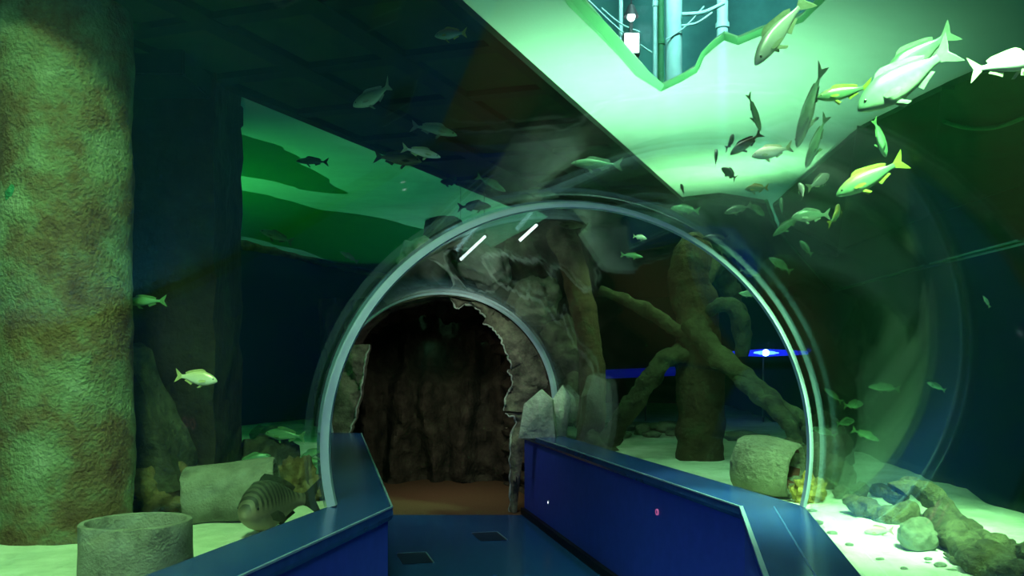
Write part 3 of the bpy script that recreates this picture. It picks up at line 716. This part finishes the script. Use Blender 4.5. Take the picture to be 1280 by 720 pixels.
# ------------------------------------------------------------------ trees in the tank, right of the cave
def tree(label, trunk, rad, branches, m='trunk'):
    e = empty('sunken_tree', trunk[0])
    o = Vector(trunk[0])
    tube('trunk', [Vector(p) - o for p in trunk], rad, M[m], e, seg=28, n=60, amp=0.25, freq=3.2)
    for k, (pts, rr) in enumerate(branches):
        tube('branch', [Vector(p) - o for p in pts], rr, M['branch'], e, seg=16, n=36, amp=0.5, freq=7, seed=k * 2.0)
    tag(e, label, 'tree'); return e
D = 7.4
tree('thick brown sunken tree trunk with slanting branches beside the blue lamp', [P(876, 590, D), P(876, 520, D), P(874, 440, D), P(868, 380, D), P(862, 345, D), P(866, 318, D), P(868, 304, D + .1)], [0.23, 0.20, 0.20, 0.19, 0.18, 0.18, 0.12],
     [([P(862, 425, D - .1), P(842, 410, D - .15), P(805, 385, D - .2), P(750, 362, D - .1)], [0.075, 0.06, 0.055, 0.04]),
      ([P(850, 440, D - .1), P(828, 455, D - .2), P(795, 498, D - .1), P(762, 548, D + .2)], [0.10, 0.08, 0.08, 0.095]),
      ([P(866, 400, D - .2), P(890, 440, D - .3), P(935, 472, D - .6), P(985, 515, D - .9), P(1020, 532, D - 1.1)], [0.11, 0.09, 0.07, 0.065, 0.06]),
      ([P(905, 448, D - .3), P(945, 490, D - .7), P(980, 520, D - 1.0), P(1000, 560, D - 1.2)], [0.08, 0.065, 0.065, 0.06]),
      ([P(880, 400, D), P(893, 384, D - .2), P(915, 382, D - .3), P(926, 410, D - .3), P(929, 446, D - .3)], [0.055, 0.06, 0.07, 0.08, 0.05]),
      ([P(868, 350, D), P(895, 335, D + .1), P(915, 370, D + .2), P(935, 420, D + .3)], [0.10, 0.11, 0.08, 0.05])])
tree('slender brown sunken tree trunk close to the cave boulders', [P(737, 572, 8.5), P(741, 500, 8.5), P(738, 440, 8.5), P(728, 380, 8.5), P(716, 330, 8.6), P(700, 290, 8.8)], [0.16, 0.13, 0.125, 0.13, 0.14, 0.14],
     [([P(738, 545, 8.4), P(752, 556, 8.3), P(772, 566, 8.2)], [0.09, 0.06, 0.03])])
# fallen logs by the acrylic, right
rock('mossy_rock', (2.32, 6.25, SAND), (0.2, 0.2, 0.30), 31.0, M['rock_d'], 'dark upright rock behind the small fish by the curved panel', amp=0.4)
stones = [(768, 541, 10.4, .12, .07), (786, 528, 10.8, .16, .06), (803, 541, 10.2, .10, .10), (818, 527, 10.8, .18, .06), (833, 535, 10.5, .14, .08), (845, 545, 10.1, .16, .05),
          (775, 552, 9.9, .16, .045), (815, 551, 9.9, .12, .05), (838, 520, 11.2, .2, .06), (800, 519, 11.2, .22, .05), (925, 545, 9.3, .2, .07), (950, 548, 8.9, .15, .06), (760, 534, 10.8, .10, .06)]
for k, (x, y, D, a, h) in enumerate(stones):
    q = P(x, y, D); s = link('rubble_stone', rock_mesh('rubble_stone', (a, a * .8, h), 40 + k, 0.3, 3, 1.5, False), M['rock_g']); s.location = (q.x, q.y, min(max(q.z, SAND + h * .4), SAND + h * 0.9))
    tag(s, 'flat grey stone in the rubble heap between the two tree trunks' if x < 900 else 'flat grey stone on the dark sand behind the clay pot', 'stone', 'rubble stones on the far sand')

# broken clay pot with coral in its mouth
e = empty('clay_pot', (1.60, 5.30, SAND + 0.18)); e.rotation_euler = (0.0, PI / 2 + 0.12, -0.66)
lathe('wall', [(0.13, -0.18), (0.165, -0.165), (0.186, -0.08), (0.192, 0.02), (0.184, 0.11), (0.168, 0.19), (0.150, 0.195), (0.142, 0.185), (0.150, 0.05), (0.150, -0.10), (0.10, -0.15), (0.001, -0.15), (0.001, -0.19)], M['pot'], e, 48, 0.010, 11, 4)
lathe('lining', [(0.145, 0.17), (0.149, 0.05), (0.147, -0.10), (0.001, -0.13), (0.001, -0.135), (0.149, -0.11), (0.151, 0.05), (0.147, 0.17)], M['pot_in'], e, 40)
tag(e, 'cracked grey clay pot lying on its side with a dark red mouth', 'pot')
rock('yellow_coral', (1.76, 5.02, SAND), (0.09, 0.08, 0.11), 51, M['coral'], 'yellow coral lump filling the mouth of the clay pot', 'coral', amp=0.7, freq=3.2)
rock('yellow_coral', (1.84, 5.10, SAND), (0.06, 0.07, 0.09), 53, M['coral'], 'small yellow coral lump at the outer side of the pot mouth', 'coral', amp=0.7, freq=3.2)

# driftwood and rocks along the right
def log(label, px, D, rad, m='wood', lift=None, seed=0.0, name='driftwood_log'):
    rk = lambda i: rad[min(len(rad) - 1, round(i * (len(rad) - 1) / (len(px) - 1)))]
    pts = [P(x, y, min(d, (CZ - SAND - 0.75 * rk(i)) * F / (y - HY))) for i, ((x, y), d) in enumerate(zip(px, D))]    # never under the sand
    return tag(tube(name, pts, rad, M[m], seg=20, n=40, amp=0.7, freq=9, seed=seed), label, 'driftwood')
log('thick driftwood log curving up beside the pale round stone', [(1122, 628), (1121, 616), (1139, 608), (1161, 620), (1183, 640), (1211, 662), (1239, 687), (1258, 706)], [4.5, 4.5, 4.5, 4.45, 4.3, 4.1, 3.9, 3.75], [0.055, 0.06, 0.055, 0.06, 0.055, 0.05, 0.045, 0.03], seed=1)
log('driftwood log sagging between the rock heap and the pale stone', [(1060, 622), (1083, 637), (1111, 645), (1141, 636)], [4.6, 4.45, 4.35, 4.35], [0.04, 0.048, 0.05, 0.045], seed=3)
log('heavy knotted driftwood root reaching down across the sand', [(1163, 648), (1172, 654), (1189, 667), (1211, 686), (1249, 704), (1275, 716)], [4.1, 4.05, 3.95, 3.8, 3.65, 3.55], [0.035, 0.065, 0.06, 0.055, 0.045, 0.03], seed=5)
log('driftwood branch lying behind the knotted root against the deep water', [(1226, 677), (1245, 684), (1285, 695), (1330, 705)], [4.0, 3.92, 3.85, 3.8], [0.03, 0.045, 0.05, 0.05], seed=8)
log('low driftwood stub lying on the sand below the knotted root', [(1206, 702), (1225, 708), (1255, 714), (1300, 722)], [3.55, 3.52, 3.48, 3.45], [0.035, 0.05, 0.052, 0.045], seed=11)
log('thin driftwood twig on the sand beside the low stub', [(1180, 692), (1196, 702), (1214, 713)], [3.62, 3.52, 3.45], [0.008, 0.012, 0.006], seed=12)
log('slanting driftwood log leaning on the rock heap beside the ring', [(985, 560), (1010, 568), (1045, 585), (1062, 600)], [6.0, 5.8, 5.5, 5.3], [0.06, 0.075, 0.08, 0.06], seed=14)
rock('round_stone', on_sand(1147, 684), (0.085, 0.08, 0.085), 61, M['rock_g'], 'pale round stone held between the driftwood logs', amp=0.25)
heap = [(1030, 612, .075, .075, 'roundish olive rock at the ring side of the rock heap'), (1052, 622, .06, .055, 'roundish olive rock in the middle of the rock heap'), (1074, 624, .06, .07, 'larger olive rock at the driftwood end of the rock heap'),
        (1044, 602, .085, .10, 'olive rock at the top of the rock heap'), (1100, 620, .07, .06, 'olive rock behind the sagging driftwood log'), (1018, 600, .07, .07, 'olive rock touching the slanting driftwood log')]
for k, (x, y, a, h, lab) in enumerate(heap):
    q = on_sand(x, y); rock('heap_rock', q, (a, a * .9, h), 70 + k * 2.3, M['wood'], lab, 'rock', 'rocks heaped by the driftwood', amp=0.4, sub=3)
peb = [(1062, 682, .022), (1022, 655, .035), (1040, 668, .03), (1100, 700, .018), (1130, 712, .02), (1175, 708, .03), (1190, 716, .028), (1160, 700, .02), (1015, 640, .03), (1205, 700, .03)]
for k, (x, y, a) in enumerate(peb):
    q = on_sand(x, y); s = link('pebble', rock_mesh('pebble', (a, a * .8, a * .45), 90 + k, 0.3, 2, 1.6), M['rock_g']); s.location = (q.x, q.y, SAND + a * .2)
    tag(s, 'small flat pebble lying on the bright sand beside the driftwood', 'pebble', 'pebbles on the bright sand')

# ------------------------------------------------------------------ fish
def fish_mat(name, back, side, belly, stripe=None, rough=0.35, metallic=0.15, stripes=0.0):
    m = bpy.data.materials.new(name); nt, b, out = nodes_of(m); N, L = nt.nodes, nt.links
    tc = N.new('ShaderNodeTexCoord'); sx = N.new('ShaderNodeSeparateXYZ'); L.new(tc.outputs['Object'], sx.inputs[0])
    mr = N.new('ShaderNodeMapRange'); mr.inputs[1].default_value = -0.16; mr.inputs[2].default_value = 0.19
    L.new(sx.outputs['Z'], mr.inputs[0])
    nz = N.new('ShaderNodeTexNoise'); nz.inputs['Scale'].default_value = 26; nz.inputs['Detail'].default_value = 3; L.new(tc.outputs['Object'], nz.inputs['Vector'])
    ad = N.new('ShaderNodeMath'); ad.operation = 'MULTIPLY_ADD'; L.new(nz.outputs['Fac'], ad.inputs[0]); ad.inputs[1].default_value = 0.22; L.new(mr.outputs[0], ad.inputs[2])
    r = N.new('ShaderNodeValToRGB'); L.new(ad.outputs[0], r.inputs[0]); el = r.color_ramp.elements
    el[0].position = 0.28; el[0].color = (*belly, 1); el[1].position = 0.98; el[1].color = (*back, 1)
    e2 = el.new(0.58); e2.color = (*side, 1)
    src = r.outputs[0]
    if stripe:
        wv = N.new('ShaderNodeTexWave'); wv.bands_direction = 'X'; wv.inputs['Scale'].default_value = stripes; wv.inputs['Distortion'].default_value = 2.5
        L.new(tc.outputs['Object'], wv.inputs['Vector'])
        rr = N.new('ShaderNodeValToRGB'); rr.color_ramp.elements[0].position = 0.45; rr.color_ramp.elements[1].position = 0.62; L.new(wv.outputs['Fac'], rr.inputs[0])
        up = N.new('ShaderNodeMapRange'); up.inputs[1].default_value = 0.0; up.inputs[2].default_value = 0.09; L.new(sx.outputs['Z'], up.inputs[0])
        mm = N.new('ShaderNodeMath'); mm.operation = 'MULTIPLY'; L.new(rr.outputs[0], mm.inputs[0]); L.new(up.outputs[0], mm.inputs[1])
        mx = N.new('ShaderNodeMix'); mx.data_type = 'RGBA'; L.new(mm.outputs[0], mx.inputs[0]); L.new(src, mx.inputs[6]); mx.inputs[7].default_value = (*stripe, 1); src = mx.outputs[2]
    L.new(src, b.inputs['Base Color']); b.inputs['Roughness'].default_value = rough; b.inputs['Metallic'].default_value = metallic
    return m
FM = {
 'silver': (fish_mat('silver_scales', (0.10, 0.20, 0.12), (0.20, 0.36, 0.24), (0.42, 0.56, 0.40)), mat('silver_fin', [(0.16, 0.24, 0.17), (0.26, 0.36, 0.26)], 20, 0.5)),
 'white': (fish_mat('white_scales', (0.80, 0.82, 0.70), (0.82, 0.86, 0.78), (0.85, 0.88, 0.80)), mat('white_fin', [(0.35, 0.42, 0.25), (0.55, 0.62, 0.42)], 20, 0.5)),
 'cream': (fish_mat('cream_scales', (0.66, 0.60, 0.34), (0.90, 0.88, 0.66), (0.95, 0.94, 0.80)), mat('cream_fin', [(0.35, 0.36, 0.14), (0.55, 0.54, 0.26)], 20, 0.5)),
 'green': (fish_mat('green_scales', (0.06, 0.16, 0.07), (0.14, 0.34, 0.16), (0.26, 0.50, 0.28)), mat('green_fin', [(0.06, 0.16, 0.06), (0.12, 0.26, 0.10)], 20, 0.5)),
 'dark': (fish_mat('dark_scales', (0.008, 0.012, 0.008), (0.02, 0.025, 0.016), (0.05, 0.05, 0.03)), mat('dark_fin', [(0.008, 0.012, 0.008), (0.015, 0.02, 0.014)], 20, 0.5)),
 'brown': (fish_mat('brown_scales', (0.03, 0.03, 0.018), (0.075, 0.065, 0.038), (0.16, 0.17, 0.09)), mat('brown_fin', [(0.015, 0.02, 0.012), (0.03, 0.035, 0.02)], 20, 0.5)),
 'yellowtail': (fish_mat('gold_backed_scales', (0.26, 0.22, 0.05), (0.12, 0.28, 0.14), (0.22, 0.40, 0.22)), mat('yellow_fin', [(0.20, 0.25, 0.03), (0.34, 0.38, 0.05)], 20, 0.5)),
 'grouper': (fish_mat('grouper_skin', (0.06, 0.06, 0.04), (0.20, 0.17, 0.11), (0.34, 0.28, 0.20), (0.012, 0.014, 0.010), 0.6, 0.0, 5.0), mat('grouper_fin', [(0.02, 0.025, 0.015), (0.06, 0.06, 0.04)], 20, 0.6)),
}
FX = [.5, .485, .45, .39, .30, .18, .05, -.09, -.21, -.30, -.37]
FT = [.0, .028, .068, .112, .155, .188, .180, .145, .095, .055, .045]
FB = [-.012, -.030, -.055, -.085, -.120, -.148, -.150, -.118, -.074, -.045, -.040]
FW = [.004, .022, .042, .058, .070, .076, .070, .055, .034, .018, .010]
def prof_at(x, arr):
    for i in range(len(FX) - 1):
        if FX[i] >= x >= FX[i + 1]:
            t = (FX[i] - x) / (FX[i] - FX[i + 1]); return arr[i] + (arr[i + 1] - arr[i]) * t
    return arr[-1]
SHAPES = {'bream': (1.0, 1.0), 'slim': (0.62, 0.85), 'chub': (0.82, 1.05), 'stout': (1.42, 2.0)}
fish_cache = {}
def fish_parts(shape, bend):
    key = (shape, bend)
    if key in fish_cache: return fish_cache[key]
    h, wd = SHAPES[shape]
    def bd(v):
        x, y, z = v
        k = max(0.0, 0.12 - x)
        return (x, y + bend * k * k * 1.6 + (bend * 0.12 * max(0, x - 0.15)), z)
    V, Fc = [], []; seg = 16
    xs = []
    for i in range(len(FX) - 1): xs += [FX[i], (FX[i] + FX[i + 1]) / 2]
    xs.append(FX[-1])
    for x in xs:
        t, b, hw = prof_at(x, FT) * h, prof_at(x, FB) * h, prof_at(x, FW) * wd
        for s in range(seg):
            a = 2 * PI * s / seg; c = math.cos(a); sn = math.sin(a)
            zz = (t + b) / 2 + (t - b) / 2 * sn
            V.append(bd((x, hw * math.copysign(abs(c) ** 0.85, c), zz)))
    for i in range(len(xs) - 1):
        for s in range(seg): Fc.append((i * seg + s, i * seg + (s + 1) % seg, (i + 1) * seg + (s + 1) % seg, (i + 1) * seg + s))
    Fc += [tuple(range(seg)), tuple(range((len(xs) - 1) * seg, len(xs) * seg))]
    parts = [('body', mesh_of('fish_body', V, Fc))]
    def fin(nm, pts, yo=0.0, splay=0.0, th=0.005):
        n = len(pts); c = (sum(p[0] for p in pts) / n, sum(p[1] for p in pts) / n)
        z0 = pts[0][1]
        f = lambda p, o: bd((p[0], yo + splay * (abs(p[1] - z0) + abs(p[0] - pts[0][0])) + o, p[1]))
        V = [f(p, 0.0015) for p in pts] + [f(p, -0.0015) for p in pts] + [f(c, th), f(c, -th)]
        Fc = [(i, (i + 1) % n, 2 * n) for i in range(n)] + [(n + (i + 1) % n, n + i, 2 * n + 1) for i in range(n)] + [(i, (i + 1) % n, n + (i + 1) % n, n + i) for i in range(n)]
        parts.append((nm, mesh_of('fish_' + nm, V, Fc, False)))
    k = 0.6 + 0.4 * h
    fin('tail_fin', [(-.35, .040 * h), (-.40, .07 * k), (-.47, .13 * k), (-.53, .175 * k), (-.50, .08 * k), (-.465, 0), (-.50, -.08 * k), (-.53, -.165 * k), (-.47, -.125 * k), (-.40, -.065 * k), (-.35, -.036 * h)])
    top = [(x, prof_at(x, FT) * h) for x in (.22, .12, .02, -.08, -.18, -.26)]
    fin('dorsal_fin', [(x, z - 0.012) for x, z in top] + [(-.29, top[-1][1] + .03), (-.22, top[-2][1] + .045), (-.12, top[-3][1] + .042), (0, top[2][1] + .052), (.10, top[1][1] + .058), (.17, top[0][1] + .042)])
    bt = [(x, prof_at(x, FB) * h) for x in (-.08, -.17, -.25)]
    fin('anal_fin', [(x, z + 0.01) for x, z in bt] + [(-.285, bt[2][1] - .03), (-.20, bt[1][1] - .04), (-.12, bt[0][1] - .055)])
    for sg in (-1, 1):
        fin('pelvic_fin', [(.17, prof_at(.17, FB) * h + .012), (.11, prof_at(.11, FB) * h + .01), (.05, prof_at(.1, FB) * h - .065), (.09, prof_at(.1, FB) * h - .07)], sg * 0.02, sg * 0.25)
        fin('pectoral_fin', [(.25, -.02 * h), (.235, -.06 * h), (.15, -.085 * h), (.085, -.07 * h), (.10, -.03 * h), (.17, -.005)], sg * prof_at(.22, FW) * wd * .95, sg * 0.30)
        ev = rock_mesh('fish_eye', (.018, .010, .018), 1, 0.0, 2, 1, False)
        for v in ev.vertices: v.co = Vector(bd((v.co.x + .405, v.co.y + sg * prof_at(.405, FW) * wd * .92, v.co.z + .035 * h)))
        parts.append(('eye', ev))
    fish_cache[key] = parts
    return parts
def dist_to_glass(x, y):
    """depth at which the sight line leaves the tunnel"""
    D = 0.1
    while D < 9:
        p = P(x, y, D)
        if p.z > ZB and math.hypot(p.x - C(p.y), p.z - ZC) > R + T: return D
        D += 0.02
    return 9.0
mesh_mat = {}
def colored(me, m, key):
    k = (me.name, key)
    if k not in mesh_mat:
        c = me.copy(); c.materials.clear(); c.materials.append(m); mesh_mat[k] = c
    return mesh_mat[k]
def fish(x, y, D, lpx, ang, look, shape, label, group=None, yaw=0.0, roll=0.0, bend=0.0, name='fish'):
    D = max(D, dist_to_glass(x, y) + 0.12 + 0.5 * lpx * D / F * (0.25 + abs(math.sin(D_(yaw)))))
    if y < HY: D = min(D, (ZS - 0.10 - CZ) * F / (HY - y))
    p = P(x, y, D); Lm = lpx * D / F / max(0.35, abs(math.cos(D_(yaw))) )
    A, Yw = D_(ang), D_(yaw)
    fw = Vector((math.cos(A) * math.cos(Yw), math.sin(Yw), math.sin(A) * math.cos(Yw))).normalized()
    up = Vector((0, 0, 1)); up = (up - fw * up.dot(fw)); up = up.normalized() if up.length > 0.05 else Vector((0, -1, 0))
    sd = up.cross(fw).normalized(); up = fw.cross(sd)
    M4 = Matrix.Identity(4)
    for i in range(3): M4[i][0], M4[i][1], M4[i][2], M4[i][3] = fw[i], sd[i], up[i], p[i]
    M4 = M4 @ Matrix.Rotation(D_(roll), 4, 'X') @ Matrix.Scale(Lm, 4)
    bm_, fm_ = FM[look]
    parts = fish_parts(shape, bend)
    root = None
    for nm, me in parts:
        m = bm_ if nm == 'body' else (M['eye'] if nm == 'eye' else fm_)
        if root is None:
            root = link(name, colored(me, m, look)); root.matrix_world = M4
        else: link(nm, colored(me, m, look if nm != 'eye' else 'eye'), None, root)
    return tag(root, label, 'fish', group)

FISH = [
 # left of and above the ring
 (563, 43, 4.6, 40, 180, 'yellowtail', 'bream', 'small yellow-tailed fish alone under the beamed walkway', 15, 0.0),
 (467, 122, 4.6, 56, 200, 'silver', 'bream', 'deep-bodied silver fish with its tail raised under the walkway', 10, 0.5),
 (543, 162, 5.0, 58, -13, 'silver', 'slim', 'slim silver fish under the walkway, highest of the three swimming together', 5, 0.3),
 (527, 191, 4.9, 48, -12, 'white', 'slim', 'slim whitish fish overlapping a brown fish at the walkway edge', 8, 0.0),
 (498, 199, 5.2, 58, -6, 'brown', 'chub', 'brown fish with a dark forked tail at the walkway edge', 4, 0.0),
 (562, 228, 5.6, 24, 170, 'dark', 'bream', 'tiny black fish under the corner of the walkway', 25, 0.3),
 (594, 258, 6.0, 40, 2, 'dark', 'chub', 'dark fish just above the top of the ring on the green side', 10, 0.3),
 (614, 230, 6.0, 40, -26, 'green', 'slim', 'slim green fish heading down towards the ring', 10, 0.0),
 (674, 242, 6.2, 50, -8, 'brown', 'slim', 'slim dim brown fish right above the crown of the ring', 10, 0.0),
 (745, 206, 5.4, 62, 176, 'silver', 'slim', 'slim bright silver fish at the edge of the bright water above the ring', 5, 0.2),
 (390, 202, 6.6, 40, 178, 'dark', 'slim', 'slim black fish against the green water beside the narrow dark mat', 0, 0.0),
 (346, 296, 6.4, 46, 160, 'green', 'slim', 'slim green fish over the rough rim of the slanting wall', 0, 0.3),
 (436, 321, 7.0, 26, 150, 'silver', 'slim', 'tiny bright silver fish below the rough rim of the slanting wall', 0, 0.0),
 (180, 377, 4.4, 54, 182, 'green', 'slim', 'dim green fish crossing in front of the square post', 0, 0.0),
 (246, 473, 4.3, 52, -8, 'cream', 'bream', 'bright cream fish in front of the square post', 0, 0.0),
 (356, 544, 5.5, 52, 176, 'green', 'chub', 'green fish hovering above the flat-topped reef rock', 10, 0.0),
 (316, 575, 5.3, 44, 14, 'green', 'chub', 'green fish lying behind the concrete pipe with its head raised', 10, 0.0),
 (391, 567, 5.4, 34, 200, 'green', 'chub', 'green fish beside the foot of the ring, upper of two', 15, 0.0),
 (387, 578, 5.2, 42, 186, 'green', 'slim', 'slim green fish beside the foot of the ring, lower of two', 10, 0.0),
 # bright corner
 (972, 42, 3.1, 112, 234, 'white', 'slim', 'big white fish diving under the bright water', -15, 0.2),
 (1128, 103, 3.2, 124, 212, 'silver', 'bream', 'big silver fish with a forked tail, the larger of an overlapping pair', 8, 0.2),
 (1146, 72, 3.6, 92, 214, 'silver', 'bream', 'silver double standing in for a reflection of the biggest silver fish', 8, 0.2),  # doubled image of the big fish, built as a second one
 (1053, 117, 3.6, 62, 188, 'yellowtail', 'chub', 'gold-backed fish in front of the snout of the biggest silver fish', 10, 0.3),
 (1262, 80, 3.0, 110, 12, 'white', 'slim', 'bright white fish with a dark forked tail over the green ripple edge', 10, 0.0),
 (1100, 173, 3.7, 48, -62, 'green', 'bream', 'plump green fish heading down under the biggest silver fish', 20, 0.0),
 (1086, 224, 3.6, 84, 207, 'yellowtail', 'chub', 'green fish with a bright yellow tail below the plump green fish', 12, 0.2),
 (1012, 135, 3.7, 84, 262, 'silver', 'slim', 'slim fish hanging head down beside the gold-backed fish, upper of two', 35, 0.0),
 (1020, 178, 3.9, 56, 258, 'green', 'slim', 'slim fish hanging head down beside the gold-backed fish, lower of two', 35, 0.0),
 (943, 141, 4.0, 46, -64, 'green', 'slim', 'slim dark green fish diving over the four small dark fish', 20, 0.0),
 (914, 177, 4.3, 26, 65, 'dark', 'chub', 'small dark fish in bright water, highest of the dark cluster', 40, 0.2),
 (895, 197, 4.4, 26, 80, 'dark', 'chub', 'small dark fish in bright water, nearly upright', 30, 0.0),
 (912, 217, 4.4, 24, 132, 'dark', 'bream', 'small dark fish in bright water, lowest of the dark cluster', 35, 0.3),
 (932, 181, 4.2, 42, 212, 'brown', 'chub', 'mottled dark fish with raised tail beside the dark cluster', 15, 0.3),
 (964, 191, 3.9, 46, 188, 'white', 'bream', 'white fish with spread fins beside the mottled dark fish', 15, 0.4),
 (1003, 238, 4.2, 22, 100, 'white', 'bream', 'small white fish touching tails with another, the smaller of the two', 35, 0.3),
 (1026, 226, 4.3, 34, 34, 'white', 'bream', 'small white fish touching tails with another, the larger of the two', 25, 0.3),
 (946, 236, 4.4, 26, 176, 'yellowtail', 'bream', 'small yellowish fish at the edge of the bright water', 30, 0.3),
 (922, 262, 4.7, 32, 194, 'silver', 'chub', 'small silver fish swimming over the dark slab edge', 15, 0.0),
 (946, 262, 4.8, 26, -30, 'green', 'bream', 'small green fish behind the silver one over the dark slab edge', 25, 0.0),
 (1013, 270, 4.2, 46, 184, 'silver', 'bream', 'pale green fish swimming level below the touching white pair', 5, 0.0),
 (1046, 268, 4.2, 32, 62, 'yellowtail', 'bream', 'gold fish rising behind the level pale green fish', 35, 0.3),
 (984, 282, 4.5, 42, 218, 'green', 'slim', 'slim dim fish slanting down under the level pale green fish', 10, 0.0),
 (977, 258, 4.8, 26, 80, 'green', 'chub', 'faint small fish rising beside the green slab edge', 35, 0.0),
 (1007, 310, 4.9, 22, 110, 'green', 'chub', 'faint green fish over the green slab edge', 45, 0.0),
 (895, 298, 5.0, 32, 176, 'brown', 'chub', 'dim fish just outside the ring, highest of three in a line', 15, 0.0),
 (908, 315, 5.0, 36, 146, 'green', 'slim', 'dim fish just outside the ring, middle of three in a line', 10, 0.0),
 (938, 341, 5.0, 28, -16, 'silver', 'slim', 'small silver fish just outside the ring, lowest of three in a line', 5, 0.0),
 (975, 331, 5.0, 30, 140, 'green', 'chub', 'dim round-headed fish under the green slab edge', 25, 0.0),
 (856, 262, 6.0, 34, 170, 'green', 'chub', 'faint green fish above the ring below the bright water', 20, 0.0),
 (853, 236, 6.0, 14, 100, 'dark', 'bream', 'speck of a dark fish at the tip of the bright water', 30, 0.0),
 # seen through the second arch
 (936, 368, 5.9, 24, 172, 'silver', 'chub', 'pale fish behind the second arch close to the ring edge', 10, 0.0),
 (800, 297, 7.0, 18, -8, 'white', 'bream', 'tiny white fish high behind the second arch', 20, 0.0),
 (790, 320, 7.2, 28, -6, 'green', 'slim', 'slim dim green fish high behind the second arch', 5, 0.0),
 (716, 282, 7.2, 36, 172, 'brown', 'chub', 'dim brown fish close under the crown of the ring', 20, 0.0),
 # near the driftwood
 (1067, 506, 5.2, 28, 4, 'green', 'bream', 'small round green fish by the curved panel, highest of the shoal over the rocks', 20, 0.0),
 (1057, 528, 5.3, 26, 8, 'green', 'bream', 'small round green fish by the curved panel, amid the shoal over the rocks', 20, 0.0),
 (1082, 544, 5.1, 38, -22, 'green', 'slim', 'slim green fish slanting down, lowest of the shoal over the rocks', 5, 0.0),
 (1105, 485, 5.2, 40, 176, 'green', 'slim', 'slim green fish level with the edge of the curved panel', 0, 0.0),
 (1041, 494, 5.4, 28, 142, 'green', 'slim', 'slim dim green fish close to the ring above the rock heap', 0, 0.0),
 (1030, 540, 5.6, 30, 160, 'green', 'chub', 'dim green fish low beside the ring over the rock heap', 10, 0.0),
 (1098, 664, 4.0, 34, 184, 'cream', 'bream', 'pale fish with yellow fins resting on the bright sand', 10, 0.0),
 (1170, 483, 5.2, 20, 150, 'green', 'chub', 'faint small fish alone in the deep water', 30, 0.0),
 (1233, 377, 4.6, 16, 110, 'silver', 'slim', 'sliver of a silver fish upright in the deep water', 20, 0.0),
]
for (x, y, D, l, a, look, shp, lab, yaw, bend) in FISH:
    fish(x, y, D, l, a, look, shp, lab, 'fish swimming round the tunnel', yaw, 0, bend)
# striped grouper resting beside the ledge, facing the visitor
fish(338, 632, 4.05, 46, 186, 'grouper', 'stout', 'plump striped grouper resting between the pipe and the ledge', None, -76, 0, 0.4)

# ------------------------------------------------------------------ water body (haze), everywhere outside the tunnel
vp = arc(R + T + 0.002, AB, PI - AB, 40) + [(-1.17, -0.3), (1.17, -0.3)]
V, Fc = sweep(vp, [(C(-2.95), -2.95), (0.268, YR), (C(9.0), 9.0)], True, True)
vb = vp
void = mesh_of('void', V, Fc)
bm = bmesh.new(); bm.from_mesh(void)
bmesh.ops.reverse_faces(bm, faces=bm.faces)
box_bm(bm, -7.9, 7.08, -3.3, 19.85, -2.75, ZS - 0.02)
me = bpy.data.meshes.new('water'); bm.to_mesh(me); bm.free(); bpy.data.meshes.remove(void)
m = bpy.data.materials.new('tank_water'); m.use_nodes = True; nt = m.node_tree; nt.nodes.remove(nt.nodes['Principled BSDF'])
sc_ = nt.nodes.new('ShaderNodeVolumeScatter'); sc_.inputs['Color'].default_value = (0.22, 0.95, 0.55, 1); sc_.inputs['Density'].default_value = 0.005; sc_.inputs['Anisotropy'].default_value = 0.35
ab = nt.nodes.new('ShaderNodeVolumeAbsorption'); ab.inputs['Color'].default_value = (0.25, 0.9, 0.6, 1); ab.inputs['Density'].default_value = 0.06
ad = nt.nodes.new('ShaderNodeAddShader'); nt.links.new(sc_.outputs[0], ad.inputs[0]); nt.links.new(ab.outputs[0], ad.inputs[1])
nt.links.new(ad.outputs[0], nt.nodes['Material Output'].inputs['Volume'])
me.materials.append(m)
struct(link('water', me), 'green tinted water filling the tank round the tunnel')
